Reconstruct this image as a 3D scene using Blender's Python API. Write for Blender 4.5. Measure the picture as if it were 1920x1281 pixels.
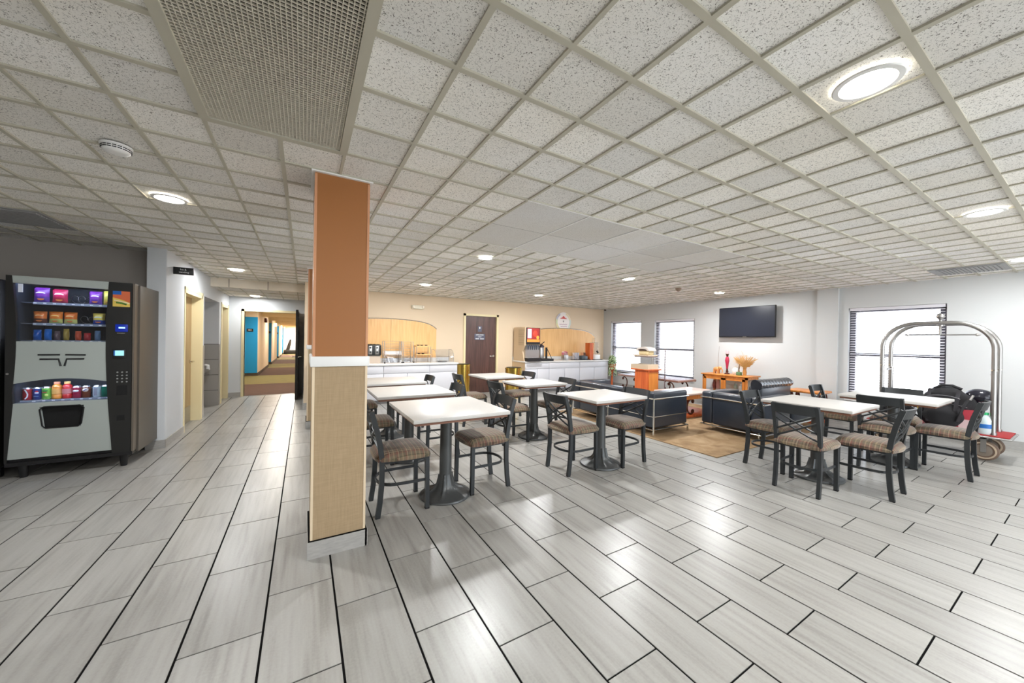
import bpy, bmesh, math, random
from mathutils import Vector, Matrix
random.seed(7)
for o in list(bpy.data.objects): bpy.data.objects.remove(o)
S = bpy.context.scene
COL = S.collection
# ------------------------------------------------------------------ camera
R_ = math.radians
cam_d = bpy.data.cameras.new('camera')
cam = bpy.data.objects.new('camera', cam_d); COL.objects.link(cam)
cam_d.sensor_fit = 'HORIZONTAL'; cam_d.sensor_width = 36.0
cam_d.lens = 662.36 / 1920 * 36.0
cam_d.clip_start = 0.05; cam_d.clip_end = 200
cam.matrix_world = (Matrix.Translation((0, 0, 1.37)) @ Matrix.Rotation(R_(-30.498), 4, 'Z')
                    @ Matrix.Rotation(R_(90 - 0.207), 4, 'X') @ Matrix.Rotation(R_(0.925), 4, 'Z'))
S.camera = cam
# ------------------------------------------------------------------ world, exposure
WORLD = 7.0
w = bpy.data.worlds.new('world'); S.world = w; w.use_nodes = True
bg = w.node_tree.nodes['Background']
# overcast sky above, lower half made brighter to throw light on the ceiling
_g = w.node_tree.nodes.new('ShaderNodeTexCoord'); _s = w.node_tree.nodes.new('ShaderNodeSeparateXYZ'); _r = w.node_tree.nodes.new('ShaderNodeValToRGB')
_m = w.node_tree.nodes.new('ShaderNodeMapRange'); _m.inputs['From Min'].default_value = -1; _m.inputs['From Max'].default_value = 1
w.node_tree.links.new(_g.outputs['Generated'], _s.inputs[0]); w.node_tree.links.new(_s.outputs[2], _m.inputs[0]); w.node_tree.links.new(_m.outputs[0], _r.inputs[0]); w.node_tree.links.new(_r.outputs[0], bg.inputs[0])
_r.color_ramp.elements[0].position = .44; _r.color_ramp.elements[0].color = (.95, .985, 1.0, 1)
_r.color_ramp.elements[1].position = .56; _r.color_ramp.elements[1].color = (.42, .47, .53, 1)
bg.inputs[1].default_value = WORLD
S.view_settings.view_transform = 'Standard'; S.view_settings.look = 'None'
S.view_settings.gamma = 1.0; S.view_settings.use_curve_mapping = False
S.view_settings.exposure = 0.33
LAMP_W = 27.0
RX, BY, LX, CZ = 8.3, 8.3, -1.44, 2.40
REAR = -3.6

# ------------------------------------------------------------------ colours and materials
def lin(c):
    return tuple(((v / 255.0) / 12.92 if v <= 10 else (((v / 255.0) + .055) / 1.055) ** 2.4) for v in c) + (1,)
MATS = {}
def mat(name, rgb=(200, 200, 200), rough=.6, metal=0.0, spec=.5, noise=0.0, nscale=20, bump=0.0, trans=0.0, emit=None, es=0.0, coat=0.0, sheen=0.0, stretch=(1, 1, 1)):
    if name in MATS: return MATS[name]
    m = bpy.data.materials.new(name); m.use_nodes = True; MATS[name] = m
    nt = m.node_tree; b = nt.nodes['Principled BSDF']
    c = lin(rgb)
    b.inputs['Base Color'].default_value = c
    b.inputs['Roughness'].default_value = rough; b.inputs['Metallic'].default_value = metal
    b.inputs['Specular IOR Level'].default_value = spec
    if trans: b.inputs['Transmission Weight'].default_value = trans
    if coat: b.inputs['Coat Weight'].default_value = coat; b.inputs['Coat Roughness'].default_value = .15
    if emit: b.inputs['Emission Color'].default_value = lin(emit); b.inputs['Emission Strength'].default_value = es
    if noise or bump:
        tc = nt.nodes.new('ShaderNodeTexCoord'); mp = nt.nodes.new('ShaderNodeMapping'); mp.inputs['Scale'].default_value = stretch
        nz = nt.nodes.new('ShaderNodeTexNoise'); nz.inputs['Scale'].default_value = nscale; nz.inputs['Detail'].default_value = 4
        nt.links.new(tc.outputs['Object'], mp.inputs[0]); nt.links.new(mp.outputs[0], nz.inputs['Vector'])
        if noise:
            cr = nt.nodes.new('ShaderNodeValToRGB')
            cr.color_ramp.elements[0].position = .3; cr.color_ramp.elements[1].position = .7
            cr.color_ramp.elements[0].color = tuple(v * (1 - noise) for v in c[:3]) + (1,)
            cr.color_ramp.elements[1].color = tuple(min(1, v * (1 + noise)) for v in c[:3]) + (1,)
            nt.links.new(nz.outputs['Fac'], cr.inputs[0]); nt.links.new(cr.outputs[0], b.inputs['Base Color'])
        if bump:
            bp = nt.nodes.new('ShaderNodeBump'); bp.inputs['Strength'].default_value = bump; bp.inputs['Distance'].default_value = .002
            nt.links.new(nz.outputs['Fac'], bp.inputs['Height']); nt.links.new(bp.outputs[0], b.inputs['Normal'])
    return m
def nodes(name, rough=.5):
    m = bpy.data.materials.new(name); m.use_nodes = True; MATS[name] = m
    nt = m.node_tree; b = nt.nodes['Principled BSDF']; b.inputs['Roughness'].default_value = rough
    def N(t, **k):
        n = nt.nodes.new('ShaderNode' + t)
        for a, v in k.items(): setattr(n, a, v)
        return n
    return m, nt, b, N, nt.links.new
def ramp(N, stops, interp='LINEAR'):
    r = N('ValToRGB'); r.color_ramp.interpolation = interp
    el = r.color_ramp.elements
    while len(el) < len(stops): el.new(.5)
    for e, (p, c) in zip(el, stops): e.position = p; e.color = c if len(c) == 4 else c + (1,)
    return r
def floor_tile_mat():
    m, nt, b, N, L = nodes('floor_tile', .3)
    tc = N('TexCoord'); geo = N('NewGeometry')
    off = N('VectorMath', operation='SCALE'); off.inputs['Scale'].default_value = 37.0
    cmb = N('CombineXYZ'); L(geo.outputs['Random Per Island'], cmb.inputs[0]); L(geo.outputs['Random Per Island'], cmb.inputs[1]); L(cmb.outputs[0], off.inputs[0])
    add = N('VectorMath', operation='ADD'); L(tc.outputs['Object'], add.inputs[0]); L(off.outputs[0], add.inputs[1])
    mp = N('Mapping'); mp.inputs['Scale'].default_value = (26, 1.6, 1); L(add.outputs[0], mp.inputs[0])
    n1 = N('TexNoise'); n1.inputs['Scale'].default_value = 1.3; n1.inputs['Detail'].default_value = 6; n1.inputs['Distortion'].default_value = .15; L(mp.outputs[0], n1.inputs['Vector'])
    mp2 = N('Mapping'); mp2.inputs['Scale'].default_value = (7, .7, 1); L(add.outputs[0], mp2.inputs[0])
    n2 = N('TexNoise'); n2.inputs['Scale'].default_value = 1.5; n2.inputs['Detail'].default_value = 3; L(mp2.outputs[0], n2.inputs['Vector'])
    n3 = N('TexNoise'); n3.inputs['Scale'].default_value = 90; n3.inputs['Detail'].default_value = 2; L(tc.outputs['Object'], n3.inputs['Vector'])
    mx = N('MixRGB'); mx.inputs[0].default_value = .45; L(n1.outputs['Fac'], mx.inputs[1]); L(n2.outputs['Fac'], mx.inputs[2])
    mx3 = N('MixRGB'); mx3.inputs[0].default_value = .15; L(mx.outputs[0], mx3.inputs[1]); L(n3.outputs['Fac'], mx3.inputs[2])
    r = ramp(N, [(.28, lin((124, 121, 116))), (.5, lin((155, 153, 148))), (.75, lin((171, 170, 166)))]); L(mx3.outputs[0], r.inputs[0])
    hv = N('HueSaturation'); mr = N('MapRange'); mr.inputs['To Min'].default_value = .92; mr.inputs['To Max'].default_value = 1.05
    L(geo.outputs['Random Per Island'], mr.inputs[0]); L(mr.outputs[0], hv.inputs['Value']); L(r.outputs[0], hv.inputs['Color']); L(hv.outputs[0], b.inputs['Base Color'])
    rr = N('MapRange'); rr.inputs['To Min'].default_value = .26; rr.inputs['To Max'].default_value = .36; L(n2.outputs['Fac'], rr.inputs[0]); L(rr.outputs[0], b.inputs['Roughness'])
    return m
def ceil_tile_mat(name, base, dark, thr):
    m, nt, b, N, L = nodes(name, .95)
    tc = N('TexCoord'); geo = N('NewGeometry')
    n1 = N('TexNoise'); n1.inputs['Scale'].default_value = 150; n1.inputs['Detail'].default_value = 3.5; n1.inputs['Roughness'].default_value = .62; n1.inputs['Distortion'].default_value = 1.2; L(tc.outputs['Object'], n1.inputs['Vector'])
    r1 = ramp(N, [(thr - .035, lin(dark)), (thr + .03, lin(base))]); L(n1.outputs['Fac'], r1.inputs[0])
    n2 = N('TexNoise'); n2.inputs['Scale'].default_value = .9; n2.inputs['Detail'].default_value = 4; L(tc.outputs['Object'], n2.inputs['Vector'])
    r2 = ramp(N, [(.35, (1, 1, 1)), (.62, (.95, .92, .86))]); L(n2.outputs['Fac'], r2.inputs[0])
    mu = N('MixRGB', blend_type='MULTIPLY'); mu.inputs[0].default_value = .8; L(r1.outputs[0], mu.inputs[1]); L(r2.outputs[0], mu.inputs[2])
    hv = N('HueSaturation'); mr = N('MapRange'); mr.inputs['To Min'].default_value = .84; mr.inputs['To Max'].default_value = 1.04
    L(geo.outputs['Random Per Island'], mr.inputs[0]); L(mr.outputs[0], hv.inputs['Value']); L(mu.outputs[0], hv.inputs['Color']); L(hv.outputs[0], b.inputs['Base Color'])
    bp = N('Bump'); bp.inputs['Strength'].default_value = .4; bp.inputs['Distance'].default_value = .002; L(n1.outputs['Fac'], bp.inputs['Height']); L(bp.outputs[0], b.inputs['Normal'])
    return m
def plaid_mat():
    m, nt, b, N, L = nodes('plaid_fabric', .9)
    b.inputs['Sheen Weight'].default_value = .35; b.inputs['Sheen Roughness'].default_value = .4
    tc = N('TexCoord'); sp = N('SeparateXYZ'); L(tc.outputs['Object'], sp.inputs[0])
    yz = N('Math', operation='SUBTRACT'); L(sp.outputs[1], yz.inputs[0]); yz.inputs[1].default_value = 5.0
    xz = N('Math', operation='ADD'); L(sp.outputs[0], xz.inputs[0]); xz.inputs[1].default_value = 5.0
    outs = []
    for src, per in ((xz, .078), (yz, .066)):
        mu = N('Math', operation='MULTIPLY'); mu.inputs[1].default_value = 1 / per; L(src.outputs[0], mu.inputs[0])
        fr = N('Math', operation='FRACT'); L(mu.outputs[0], fr.inputs[0])
        outs.append(fr)
    r1 = ramp(N, [(0, lin((80, 66, 53))), (.16, lin((144, 128, 107))), (.30, lin((57, 43, 36))), (.36, lin((111, 83, 71))), (.55, lin((107, 97, 80))), (.72, lin((74, 76, 57))), (.80, lin((130, 114, 92)))], 'CONSTANT')
    r2 = ramp(N, [(0, lin((95, 80, 66))), (.26, lin((116, 67, 57))), (.42, lin((151, 133, 109))), (.54, lin((64, 55, 45))), (.62, lin((102, 90, 73))), (.86, lin((146, 127, 99)))], 'CONSTANT')
    L(outs[0].outputs[0], r1.inputs[0]); L(outs[1].outputs[0], r2.inputs[0])
    mx = N('MixRGB'); mx.inputs[0].default_value = .45; L(r1.outputs[0], mx.inputs[1]); L(r2.outputs[0], mx.inputs[2])
    L(mx.outputs[0], b.inputs['Base Color'])
    nz = N('TexNoise'); nz.inputs['Scale'].default_value = 400; L(tc.outputs['Object'], nz.inputs['Vector'])
    bp = N('Bump'); bp.inputs['Strength'].default_value = .3; bp.inputs['Distance'].default_value = .001; L(nz.outputs['Fac'], bp.inputs['Height']); L(bp.outputs[0], b.inputs['Normal'])
    return m
def wood_mat(name, c1, c2, rough=.4, axis=2, sc=14):
    m, nt, b, N, L = nodes(name, rough)
    tc = N('TexCoord'); mp = N('Mapping'); s = [sc, sc, sc]; s[axis] = sc * .08; mp.inputs['Scale'].default_value = s
    L(tc.outputs['Object'], mp.inputs[0])
    nz = N('TexNoise'); nz.inputs['Scale'].default_value = 1.6; nz.inputs['Detail'].default_value = 5; nz.inputs['Distortion'].default_value = .6; L(mp.outputs[0], nz.inputs['Vector'])
    r = ramp(N, [(.3, lin(c1)), (.7, lin(c2))]); L(nz.outputs['Fac'], r.inputs[0]); L(r.outputs[0], b.inputs['Base Color'])
    return m
def linen_mat():
    m, nt, b, N, L = nodes('tan_wallcovering', .8)
    tc = N('TexCoord'); cols = []
    for s in ((160, 160, 9), (12, 12, 170)):
        mp = N('Mapping'); mp.inputs['Scale'].default_value = s; L(tc.outputs['Object'], mp.inputs[0])
        nz = N('TexNoise'); nz.inputs['Scale'].default_value = 1; nz.inputs['Detail'].default_value = 3; L(mp.outputs[0], nz.inputs['Vector']); cols.append(nz)
    mx = N('MixRGB'); mx.inputs[0].default_value = .45; L(cols[0].outputs['Fac'], mx.inputs[1]); L(cols[1].outputs['Fac'], mx.inputs[2])
    r = ramp(N, [(.3, lin((158, 136, 104))), (.7, lin((176, 152, 120)))]); L(mx.outputs[0], r.inputs[0]); L(r.outputs[0], b.inputs['Base Color'])
    return m
def glass_mat(name='window_glass', tint=(1, 1, 1), refl=.06):
    m = bpy.data.materials.new(name); m.use_nodes = True; MATS[name] = m
    nt = m.node_tree; nt.nodes.remove(nt.nodes['Principled BSDF']); out = nt.nodes['Material Output']
    t = nt.nodes.new('ShaderNodeBsdfTransparent'); t.inputs[0].default_value = tint + (1,)
    g = nt.nodes.new('ShaderNodeBsdfGlossy'); g.inputs['Roughness'].default_value = .03
    mx = nt.nodes.new('ShaderNodeMixShader'); mx.inputs[0].default_value = refl
    nt.links.new(t.outputs[0], mx.inputs[1]); nt.links.new(g.outputs[0], mx.inputs[2]); nt.links.new(mx.outputs[0], out.inputs[0])
    return m
def rug_mat():
    m, nt, b, N, L = nodes('rug_weave', .95)
    tc = N('TexCoord')
    n1 = N('TexNoise'); n1.inputs['Scale'].default_value = 3.2; n1.inputs['Detail'].default_value = 6; n1.inputs['Distortion'].default_value = 1.5; L(tc.outputs['Object'], n1.inputs['Vector'])
    n2 = N('TexNoise'); n2.inputs['Scale'].default_value = 180; L(tc.outputs['Object'], n2.inputs['Vector'])
    mx = N('MixRGB'); mx.inputs[0].default_value = .3; L(n1.outputs['Fac'], mx.inputs[1]); L(n2.outputs['Fac'], mx.inputs[2])
    r = ramp(N, [(.3, lin((120, 92, 62))), (.5, lin((150, 122, 88))), (.7, lin((176, 150, 116)))]); L(mx.outputs[0], r.inputs[0]); L(r.outputs[0], b.inputs['Base Color'])
    return m
def hall_carpet_mat():
    m, nt, b, N, L = nodes('corridor_carpet', .95)
    tc = N('TexCoord'); sp = N('SeparateXYZ'); L(tc.outputs['Object'], sp.inputs[0])
    a = N('Math', operation='SUBTRACT'); a.inputs[1].default_value = 12.35; L(sp.outputs[1], a.inputs[0])
    mu = N('Math', operation='DIVIDE'); mu.inputs[1].default_value = 6.25; L(a.outputs[0], mu.inputs[0])
    fr = N('Math', operation='FRACT'); L(mu.outputs[0], fr.inputs[0])
    r = ramp(N, [(0, lin((118, 108, 60))), (.42, lin((76, 50, 36)))], 'CONSTANT'); L(fr.outputs[0], r.inputs[0])
    mp = N('Mapping'); mp.inputs['Scale'].default_value = (3, 24, 1); L(tc.outputs['Object'], mp.inputs[0])
    nz = N('TexNoise'); nz.inputs['Scale'].default_value = 1.5; nz.inputs['Detail'].default_value = 4; L(mp.outputs[0], nz.inputs['Vector'])
    r2 = ramp(N, [(.3, (.75, .72, .7)), (.7, (1.15, 1.15, 1.15))]); L(nz.outputs['Fac'], r2.inputs[0])
    mx = N('MixRGB', blend_type='MULTIPLY'); mx.inputs[0].default_value = 1; L(r.outputs[0], mx.inputs[1]); L(r2.outputs[0], mx.inputs[2]); L(mx.outputs[0], b.inputs['Base Color'])
    return m
def print_mat():
    m, nt, b, N, L = nodes('printed_cloth', .85)
    tc = N('TexCoord'); v = N('TexVoronoi'); v.inputs['Scale'].default_value = 16; L(tc.outputs['Object'], v.inputs['Vector'])
    r = ramp(N, [(0, lin((205, 205, 212))), (.33, lin((26, 26, 30)))], 'CONSTANT'); L(v.outputs['Distance'], r.inputs[0]); L(r.outputs[0], b.inputs['Base Color'])
    return m
TILE = floor_tile_mat(); CTILE = ceil_tile_mat('speckled_ceiling_tile', (250, 249, 246), (104, 100, 94), .40)
CPANEL = ceil_tile_mat('fine_ceiling_panel', (232, 232, 232), (196, 194, 192), .42)
PLAID = plaid_mat(); LINEN = linen_mat(); GLASS = glass_mat(); RUG = rug_mat(); HCARP = hall_carpet_mat(); PRINT = print_mat()
VGLASS = glass_mat('machine_glass', (.92, .95, 1.0), .05); CLEAR = glass_mat('clear_acrylic', (.90, .91, .93), .05)
GROUT = mat('dark_grout', (12, 11, 11), .9, spec=.1)
TBAR = mat('ceiling_grid_metal', (188, 184, 168), .55, noise=.05, nscale=3)
TBARW = mat('white_grid_metal', (240, 240, 240), .5)
WHITE = mat('white_wall_paint', (208, 212, 216), .75)
GREYW = mat('pale_grey_wall_paint', (204, 206, 206), .75)
TAUPE = mat('taupe_wall_paint', (176, 170, 164), .8)
PEACH = mat('peach_wall_paint', (224, 204, 176), .75)
ORANGE = mat('burnt_orange_paint', (160, 104, 56), .4)
CREAM = mat('cream_door_frame', (230, 216, 172), .45)
BTILE = mat('grey_base_tile', (168, 166, 162), .4, noise=.10, nscale=8, stretch=(3, 3, 12))
NTILE = mat('grey_niche_tile', (158, 154, 148), .35)
OAK = wood_mat('light_oak_door', (150, 124, 84), (182, 154, 110), .45)
DKWOOD = wood_mat('dark_walnut_door', (66, 44, 40), (98, 68, 60), .38)
MAPLE = wood_mat('maple_veneer', (224, 172, 108), (240, 194, 130), .4)
HONEY = wood_mat('honey_wood', (196, 116, 46), (226, 148, 70), .35)
REDWOOD = wood_mat('cherry_wood', (190, 84, 38), (222, 118, 62), .35)
TBWOOD = wood_mat('table_underside_wood', (104, 66, 48), (132, 88, 66), .5, axis=0)
QUARTZ = mat('cream_quartz', (198, 195, 190), .38, noise=.02, nscale=60)
IRON = mat('grey_cast_iron', (84, 86, 86), .36, metal=.35, bump=.3, nscale=70)
CHAIRM = mat('graphite_powder_coat', (48, 51, 53), .4, metal=.2)
RUBBER = mat('black_rubber', (22, 22, 22), .7)
BLACKL = mat('black_leather', (40, 46, 56), .34, bump=.2, nscale=120, coat=.2)
CHROME = mat('chrome', (225, 222, 214), .16, metal=1.0)
STEEL = mat('brushed_steel', (180, 178, 176), .32, metal=1.0)
BRASS = mat('polished_brass', (214, 182, 92), .22, metal=1.0)
LAMIN = mat('white_laminate', (208, 208, 213), .35)
LAMTOP = mat('white_counter_top', (226, 224, 220), .25)
BEIGEP = mat('beige_plastic', (206, 180, 146), .5)
BLK = mat('black_plastic', (24, 24, 26), .4)
BLKM = mat('matte_black', (14, 14, 15), .8)
VBODY = mat('machine_grey_steel', (98, 92, 84), .4, metal=.3)
VFRONT = mat('machine_black_front', (32, 32, 31), .45)
VPANEL = mat('machine_silver_panel', (172, 180, 176), .4, metal=.1)
VIN = mat('machine_interior', (46, 52, 62), .5)
LEDM = mat('led_strip', (255, 255, 255), emit=(214, 226, 255), es=26.0)
LENS = mat('lit_lamp_lens', (255, 255, 255), emit=(255, 250, 240), es=16.0)
TRIMW = mat('white_lamp_trim', (238, 238, 236), .4)
TVSCR = mat('tv_screen', (34, 38, 50), .3, spec=.3)
SLAT = mat('white_blind_slat', (222, 220, 226), .5)
SASH = mat('dark_bronze_sash', (92, 90, 98), .5)
BLUE = mat('bright_blue_door', (0, 134, 192), .45)
WTXT = mat('white_lettering', (236, 236, 236), .6)
REDC = mat('red_carpet_deck', (150, 44, 44), .95, noise=.15, nscale=90)
BAGB = mat('black_nylon', (30, 29, 32), .75, bump=.5, nscale=40)
GRILLE = mat('cream_grille', (214, 208, 192), .5)
DARKV = mat('dark_plenum', (70, 68, 64), .9)
BROWNI = mat('dark_bronze_scroll', (86, 46, 34), .35, metal=.5)
PINK = mat('painted_glare_top', (222, 200, 190), .2)  # pale colour paints the white glare on the coffee table top
LEAF = mat('green_leaf', (106, 140, 78), .5, noise=.2, nscale=8)
STRAW = mat('dried_straw', (214, 170, 104), .8)
WMETAL = mat('cream_wire', (176, 168, 158), .4, metal=.6)

# ------------------------------------------------------------------ mesh builder
class MB:
    def __init__(s, off=(0, 0, 0)): s.v = []; s.f = []; s.mi = []; s.sm = []; s.ms = []; s.o = Vector(off)
    def m(s, material):
        if material not in s.ms: s.ms.append(material)
        return s.ms.index(material)
    def add(s, vs, fs, material, smooth=False, M=None):
        k = len(s.v); i = s.m(material)
        for p in vs:
            p = Vector(p)
            if M is not None: p = M @ p
            s.v.append(p - s.o)
        for f in fs: s.f.append([a + k for a in f]); s.mi.append(i); s.sm.append(smooth)
        return s
    def box(s, a, b, mt, M=None):
        x0, y0, z0 = a; x1, y1, z1 = b
        return s.add([(x0, y0, z0), (x1, y0, z0), (x1, y1, z0), (x0, y1, z0), (x0, y0, z1), (x1, y0, z1), (x1, y1, z1), (x0, y1, z1)],
                     [(3, 2, 1, 0), (4, 5, 6, 7), (0, 1, 5, 4), (1, 2, 6, 5), (2, 3, 7, 6), (3, 0, 4, 7)], mt, False, M)
    def rbox(s, a, b, mt, r=.01, seg=2, M=None):
        bm = bmesh.new(); bmesh.ops.create_cube(bm, size=1)
        c = [(a[i] + b[i]) / 2 for i in range(3)]; d = [abs(b[i] - a[i]) for i in range(3)]
        for v in bm.verts: v.co = Vector([v.co[i] * d[i] + c[i] for i in range(3)])
        bmesh.ops.bevel(bm, geom=bm.edges[:], offset=min(r, min(d) * .49), segments=seg, profile=.5, affect='EDGES')
        bm.verts.index_update()
        s.add([v.co.copy() for v in bm.verts], [[v.index for v in f.verts] for f in bm.faces], mt, True, M); bm.free(); return s
    def tube(s, pts, r, mt, seg=8, closed=False, rect=None, caps=True, up=None, M=None):
        pts = [Vector(p) for p in pts]; n = len(pts); vs = []; fs = []
        rs = r if isinstance(r, (list, tuple)) else [r] * n
        prev = None
        for i, p in enumerate(pts):
            if closed: t = pts[(i + 1) % n] - pts[i - 1]
            else: t = pts[min(i + 1, n - 1)] - pts[max(i - 1, 0)]
            t.normalize()
            if prev is None or up is not None:
                ref = Vector(up) if up is not None else (Vector((0, 0, 1)) if abs(t.z) < .9 else Vector((0, 1, 0)))
                u = (ref - t * ref.dot(t))
                if u.length < 1e-5: u = Vector((1, 0, 0)) - t * t.x
                u.normalize()
            else:
                u = prev - t * prev.dot(t); u.normalize()
            prev = u; wv = t.cross(u)
            if rect:
                for a, b in ((-1, -1), (1, -1), (1, 1), (-1, 1)): vs.append(p + u * a * rect[0] / 2 + wv * b * rect[1] / 2)
            else:
                for k in range(seg): a = 2 * math.pi * k / seg; vs.append(p + (u * math.cos(a) + wv * math.sin(a)) * rs[i])
        q = 4 if rect else seg
        for i in range(n if closed else n - 1):
            j = (i + 1) % n
            for k in range(q): fs.append((i * q + k, i * q + (k + 1) % q, j * q + (k + 1) % q, j * q + k))
        if caps and not closed: fs.append(tuple(range(q))[::-1]); fs.append(tuple((n - 1) * q + k for k in range(q)))
        return s.add(vs, fs, mt, not rect, M)
    def lathe(s, prof, mt, c=(0, 0, 0), seg=24, M=None, mod=None, caps=True):
        vs = []; fs = []; n = len(prof)
        for i, (r, z) in enumerate(prof):
            for k in range(seg):
                a = 2 * math.pi * k / seg; rr, zz = (r, z) if mod is None else mod(r, z, a)
                vs.append((c[0] + rr * math.cos(a), c[1] + rr * math.sin(a), c[2] + zz))
        for i in range(n - 1):
            for k in range(seg): fs.append((i * seg + k, i * seg + (k + 1) % seg, (i + 1) * seg + (k + 1) % seg, (i + 1) * seg + k))
        if caps: fs.append(tuple(range(seg))[::-1]); fs.append(tuple((n - 1) * seg + k for k in range(seg)))
        return s.add(vs, fs, mt, True, M)
    def prism(s, poly, d0, d1, mt, axis='y', M=None, smooth=False):
        n = len(poly)
        def P(p, d):
            if axis == 'y': return (p[0], d, p[1])
            if axis == 'x': return (d, p[0], p[1])
            return (p[0], p[1], d)
        vs = [P(p, d0) for p in poly] + [P(p, d1) for p in poly]
        fs = [tuple(range(n)), tuple(range(2 * n - 1, n - 1, -1))] + [(i, i + n, (i + 1) % n + n, (i + 1) % n) for i in range(n)]
        return s.add(vs, fs, mt, smooth, M)
    def ball(s, c, r, mt, seg=16, rings=10, M=None, sc=(1, 1, 1), fn=None):
        vs = []; fs = []
        for i in range(rings + 1):
            th = math.pi * i / rings
            for k in range(seg):
                a = 2 * math.pi * k / seg; d = Vector((math.sin(th) * math.cos(a), math.sin(th) * math.sin(a), math.cos(th)))
                if fn: d = fn(d)
                vs.append((c[0] + d.x * r * sc[0], c[1] + d.y * r * sc[1], c[2] + d.z * r * sc[2]))
        for i in range(rings):
            for k in range(seg): fs.append((i * seg + k, (i + 1) * seg + k, (i + 1) * seg + (k + 1) % seg, i * seg + (k + 1) % seg))
        return s.add(vs, fs, mt, True, M)
    def text(s, body, size, mt, M, depth=.002, align='CENTER'):
        cu = bpy.data.curves.new('t', 'FONT'); cu.body = body; cu.size = size; cu.extrude = depth; cu.align_x = align; cu.align_y = 'CENTER'; cu.resolution_u = 3
        ob = bpy.data.objects.new('t', cu); COL.objects.link(ob)
        dg = bpy.context.evaluated_depsgraph_get(); me = bpy.data.meshes.new_from_object(ob.evaluated_get(dg))
        s.add([v.co.copy() for v in me.vertices], [tuple(p.vertices) for p in me.polygons], mt, False, M)
        bpy.data.objects.remove(ob); bpy.data.curves.remove(cu); bpy.data.meshes.remove(me); return s
    def build(s, name, parent=None, loc=None, weld=False, fix=True):
        me = bpy.data.meshes.new(name); me.from_pydata([tuple(v) for v in s.v], [], s.f)
        for m_ in s.ms: me.materials.append(m_)
        me.polygons.foreach_set('material_index', s.mi); me.polygons.foreach_set('use_smooth', s.sm); me.update()
        if fix:
            bm = bmesh.new(); bm.from_mesh(me); bmesh.ops.recalc_face_normals(bm, faces=bm.faces[:]); bm.to_mesh(me); bm.free()
        if any(s.sm): me.set_sharp_from_angle(angle=R_(40))
        o = bpy.data.objects.new(name, me); COL.objects.link(o)
        if parent is not None: o.parent = parent
        if loc is not None: o.location = loc
        return o
# face-on placement for lettering: text facing -Y, -X, +X
def face_my(x, y, z): return Matrix.Translation((x, y, z)) @ Matrix.Rotation(R_(90), 4, 'X')
def face_mx(x, y, z): return Matrix.Translation((x, y, z)) @ Matrix.Rotation(R_(-90), 4, 'Z') @ Matrix.Rotation(R_(90), 4, 'X')
def face_px(x, y, z): return Matrix.Translation((x, y, z)) @ Matrix.Rotation(R_(90), 4, 'Z') @ Matrix.Rotation(R_(90), 4, 'X')
def thing(name, label, cat, loc=(0, 0, 0), rz=0, group=None):
    o = bpy.data.objects.new(name, None); COL.objects.link(o); o.empty_display_size = .1
    o.location = loc; o.rotation_euler = (0, 0, R_(rz)); return tag(o, label, cat, group)
def tag(o, label, cat, group=None):
    o['label'] = label; o['category'] = cat
    if group: o['group'] = group
    return o
def struct(o): o['kind'] = 'structure'; return o
def copy_tree(o, parent=None):
    c = o.copy(); COL.objects.link(c)
    if parent is not None: c.parent = parent
    for ch in list(o.children): copy_tree(ch, c)
    return c
def arc(cx, cy, r, a0, a1, n): return [(cx + r * math.cos(R_(a0 + (a1 - a0) * i / n)), cy + r * math.sin(R_(a0 + (a1 - a0) * i / n))) for i in range(n + 1)]

# ================================================================== FLOOR
fb = MB(); fb.box((-4.6, REAR, -.06), (RX + .02, BY + .12, -.0035), GROUT); fb.box((-2.95, BY - .4, -.06), (.3, 9.98, -.0035), GROUT)
G = .0038
X0 = .1576
for k in range(-16, 28):
    xa, xb = X0 + .3048 * k + .0050, X0 + .3048 * (k + 1) - .0050
    if xa < -4.6: continue
    xb = min(xb, RX)
    if xa > RX: continue
    ym = BY if xa > 0 else 9.95
    y0 = (1.02 if k % 2 else 1.374) - .6096 * 9
    for j in range(30):
        ya, yb = y0 + .6096 * j + G, y0 + .6096 * (j + 1) - G
        if yb < REAR or ya > ym - .01: continue
        yb = min(yb, ym)
        fb.add([(xa, ya, 0), (xb, ya, 0), (xb, yb, 0), (xa, yb, 0), (xa, ya, -.004), (xb, ya, -.004), (xb, yb, -.004), (xa, yb, -.004)],
               [(0, 1, 2, 3), (0, 4, 5, 1), (1, 5, 6, 2), (2, 6, 7, 3), (3, 7, 4, 0)], TILE)
struct(fb.build('floor', fix=False))
cb = MB(); cb.box((-2.2, 9.98, -.06), (.35, 36, .004), HCARP); struct(cb.build('floor_corridor'))

# ================================================================== CEILING
XB0, YB0 = .185, .660
cb = MB()
PX0, PX1, PY0, PY1 = 1.404, 4.452, 2.184, 3.403
GX0, GX1, GY0, GY1 = XB0 - .6096, XB0, YB0 + .3048, YB0 + .3048 * 5
def open_cell(x, y): return (PX0 < x < PX1 and PY0 < y < PY1) or (GX0 < x < GX1 and GY0 < y < GY1)
soff = 8.12
for i in range(-16, 28):
    for j in range(-15, 26):
        xa, ya = XB0 + .3048 * i, YB0 + .3048 * j
        xb, yb = xa + .3048, ya + .3048
        cx, cy = (xa + xb) / 2, (ya + yb) / 2
        if cx < -4.6 or xa > RX or cy < REAR or ya > BY: continue
        if cx < .1 and ya > soff: continue
        if open_cell(cx, cy): continue
        xb = min(xb, RX + .01); yb = min(yb, BY + .01 if cx > .1 else soff)
        t = [random.uniform(0, .0025) for _ in range(4)]
        if random.random() < .05: t = [a + random.uniform(0, .006) for a in t]
        e = .004
        z = CZ + .003
        cb.add([(xa + e, ya + e, z + t[0]), (xb - e, ya + e, z + t[1]), (xb - e, yb - e, z + t[2]), (xa + e, yb - e, z + t[3])], [(0, 3, 2, 1)], CTILE)
npan = 5
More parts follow.
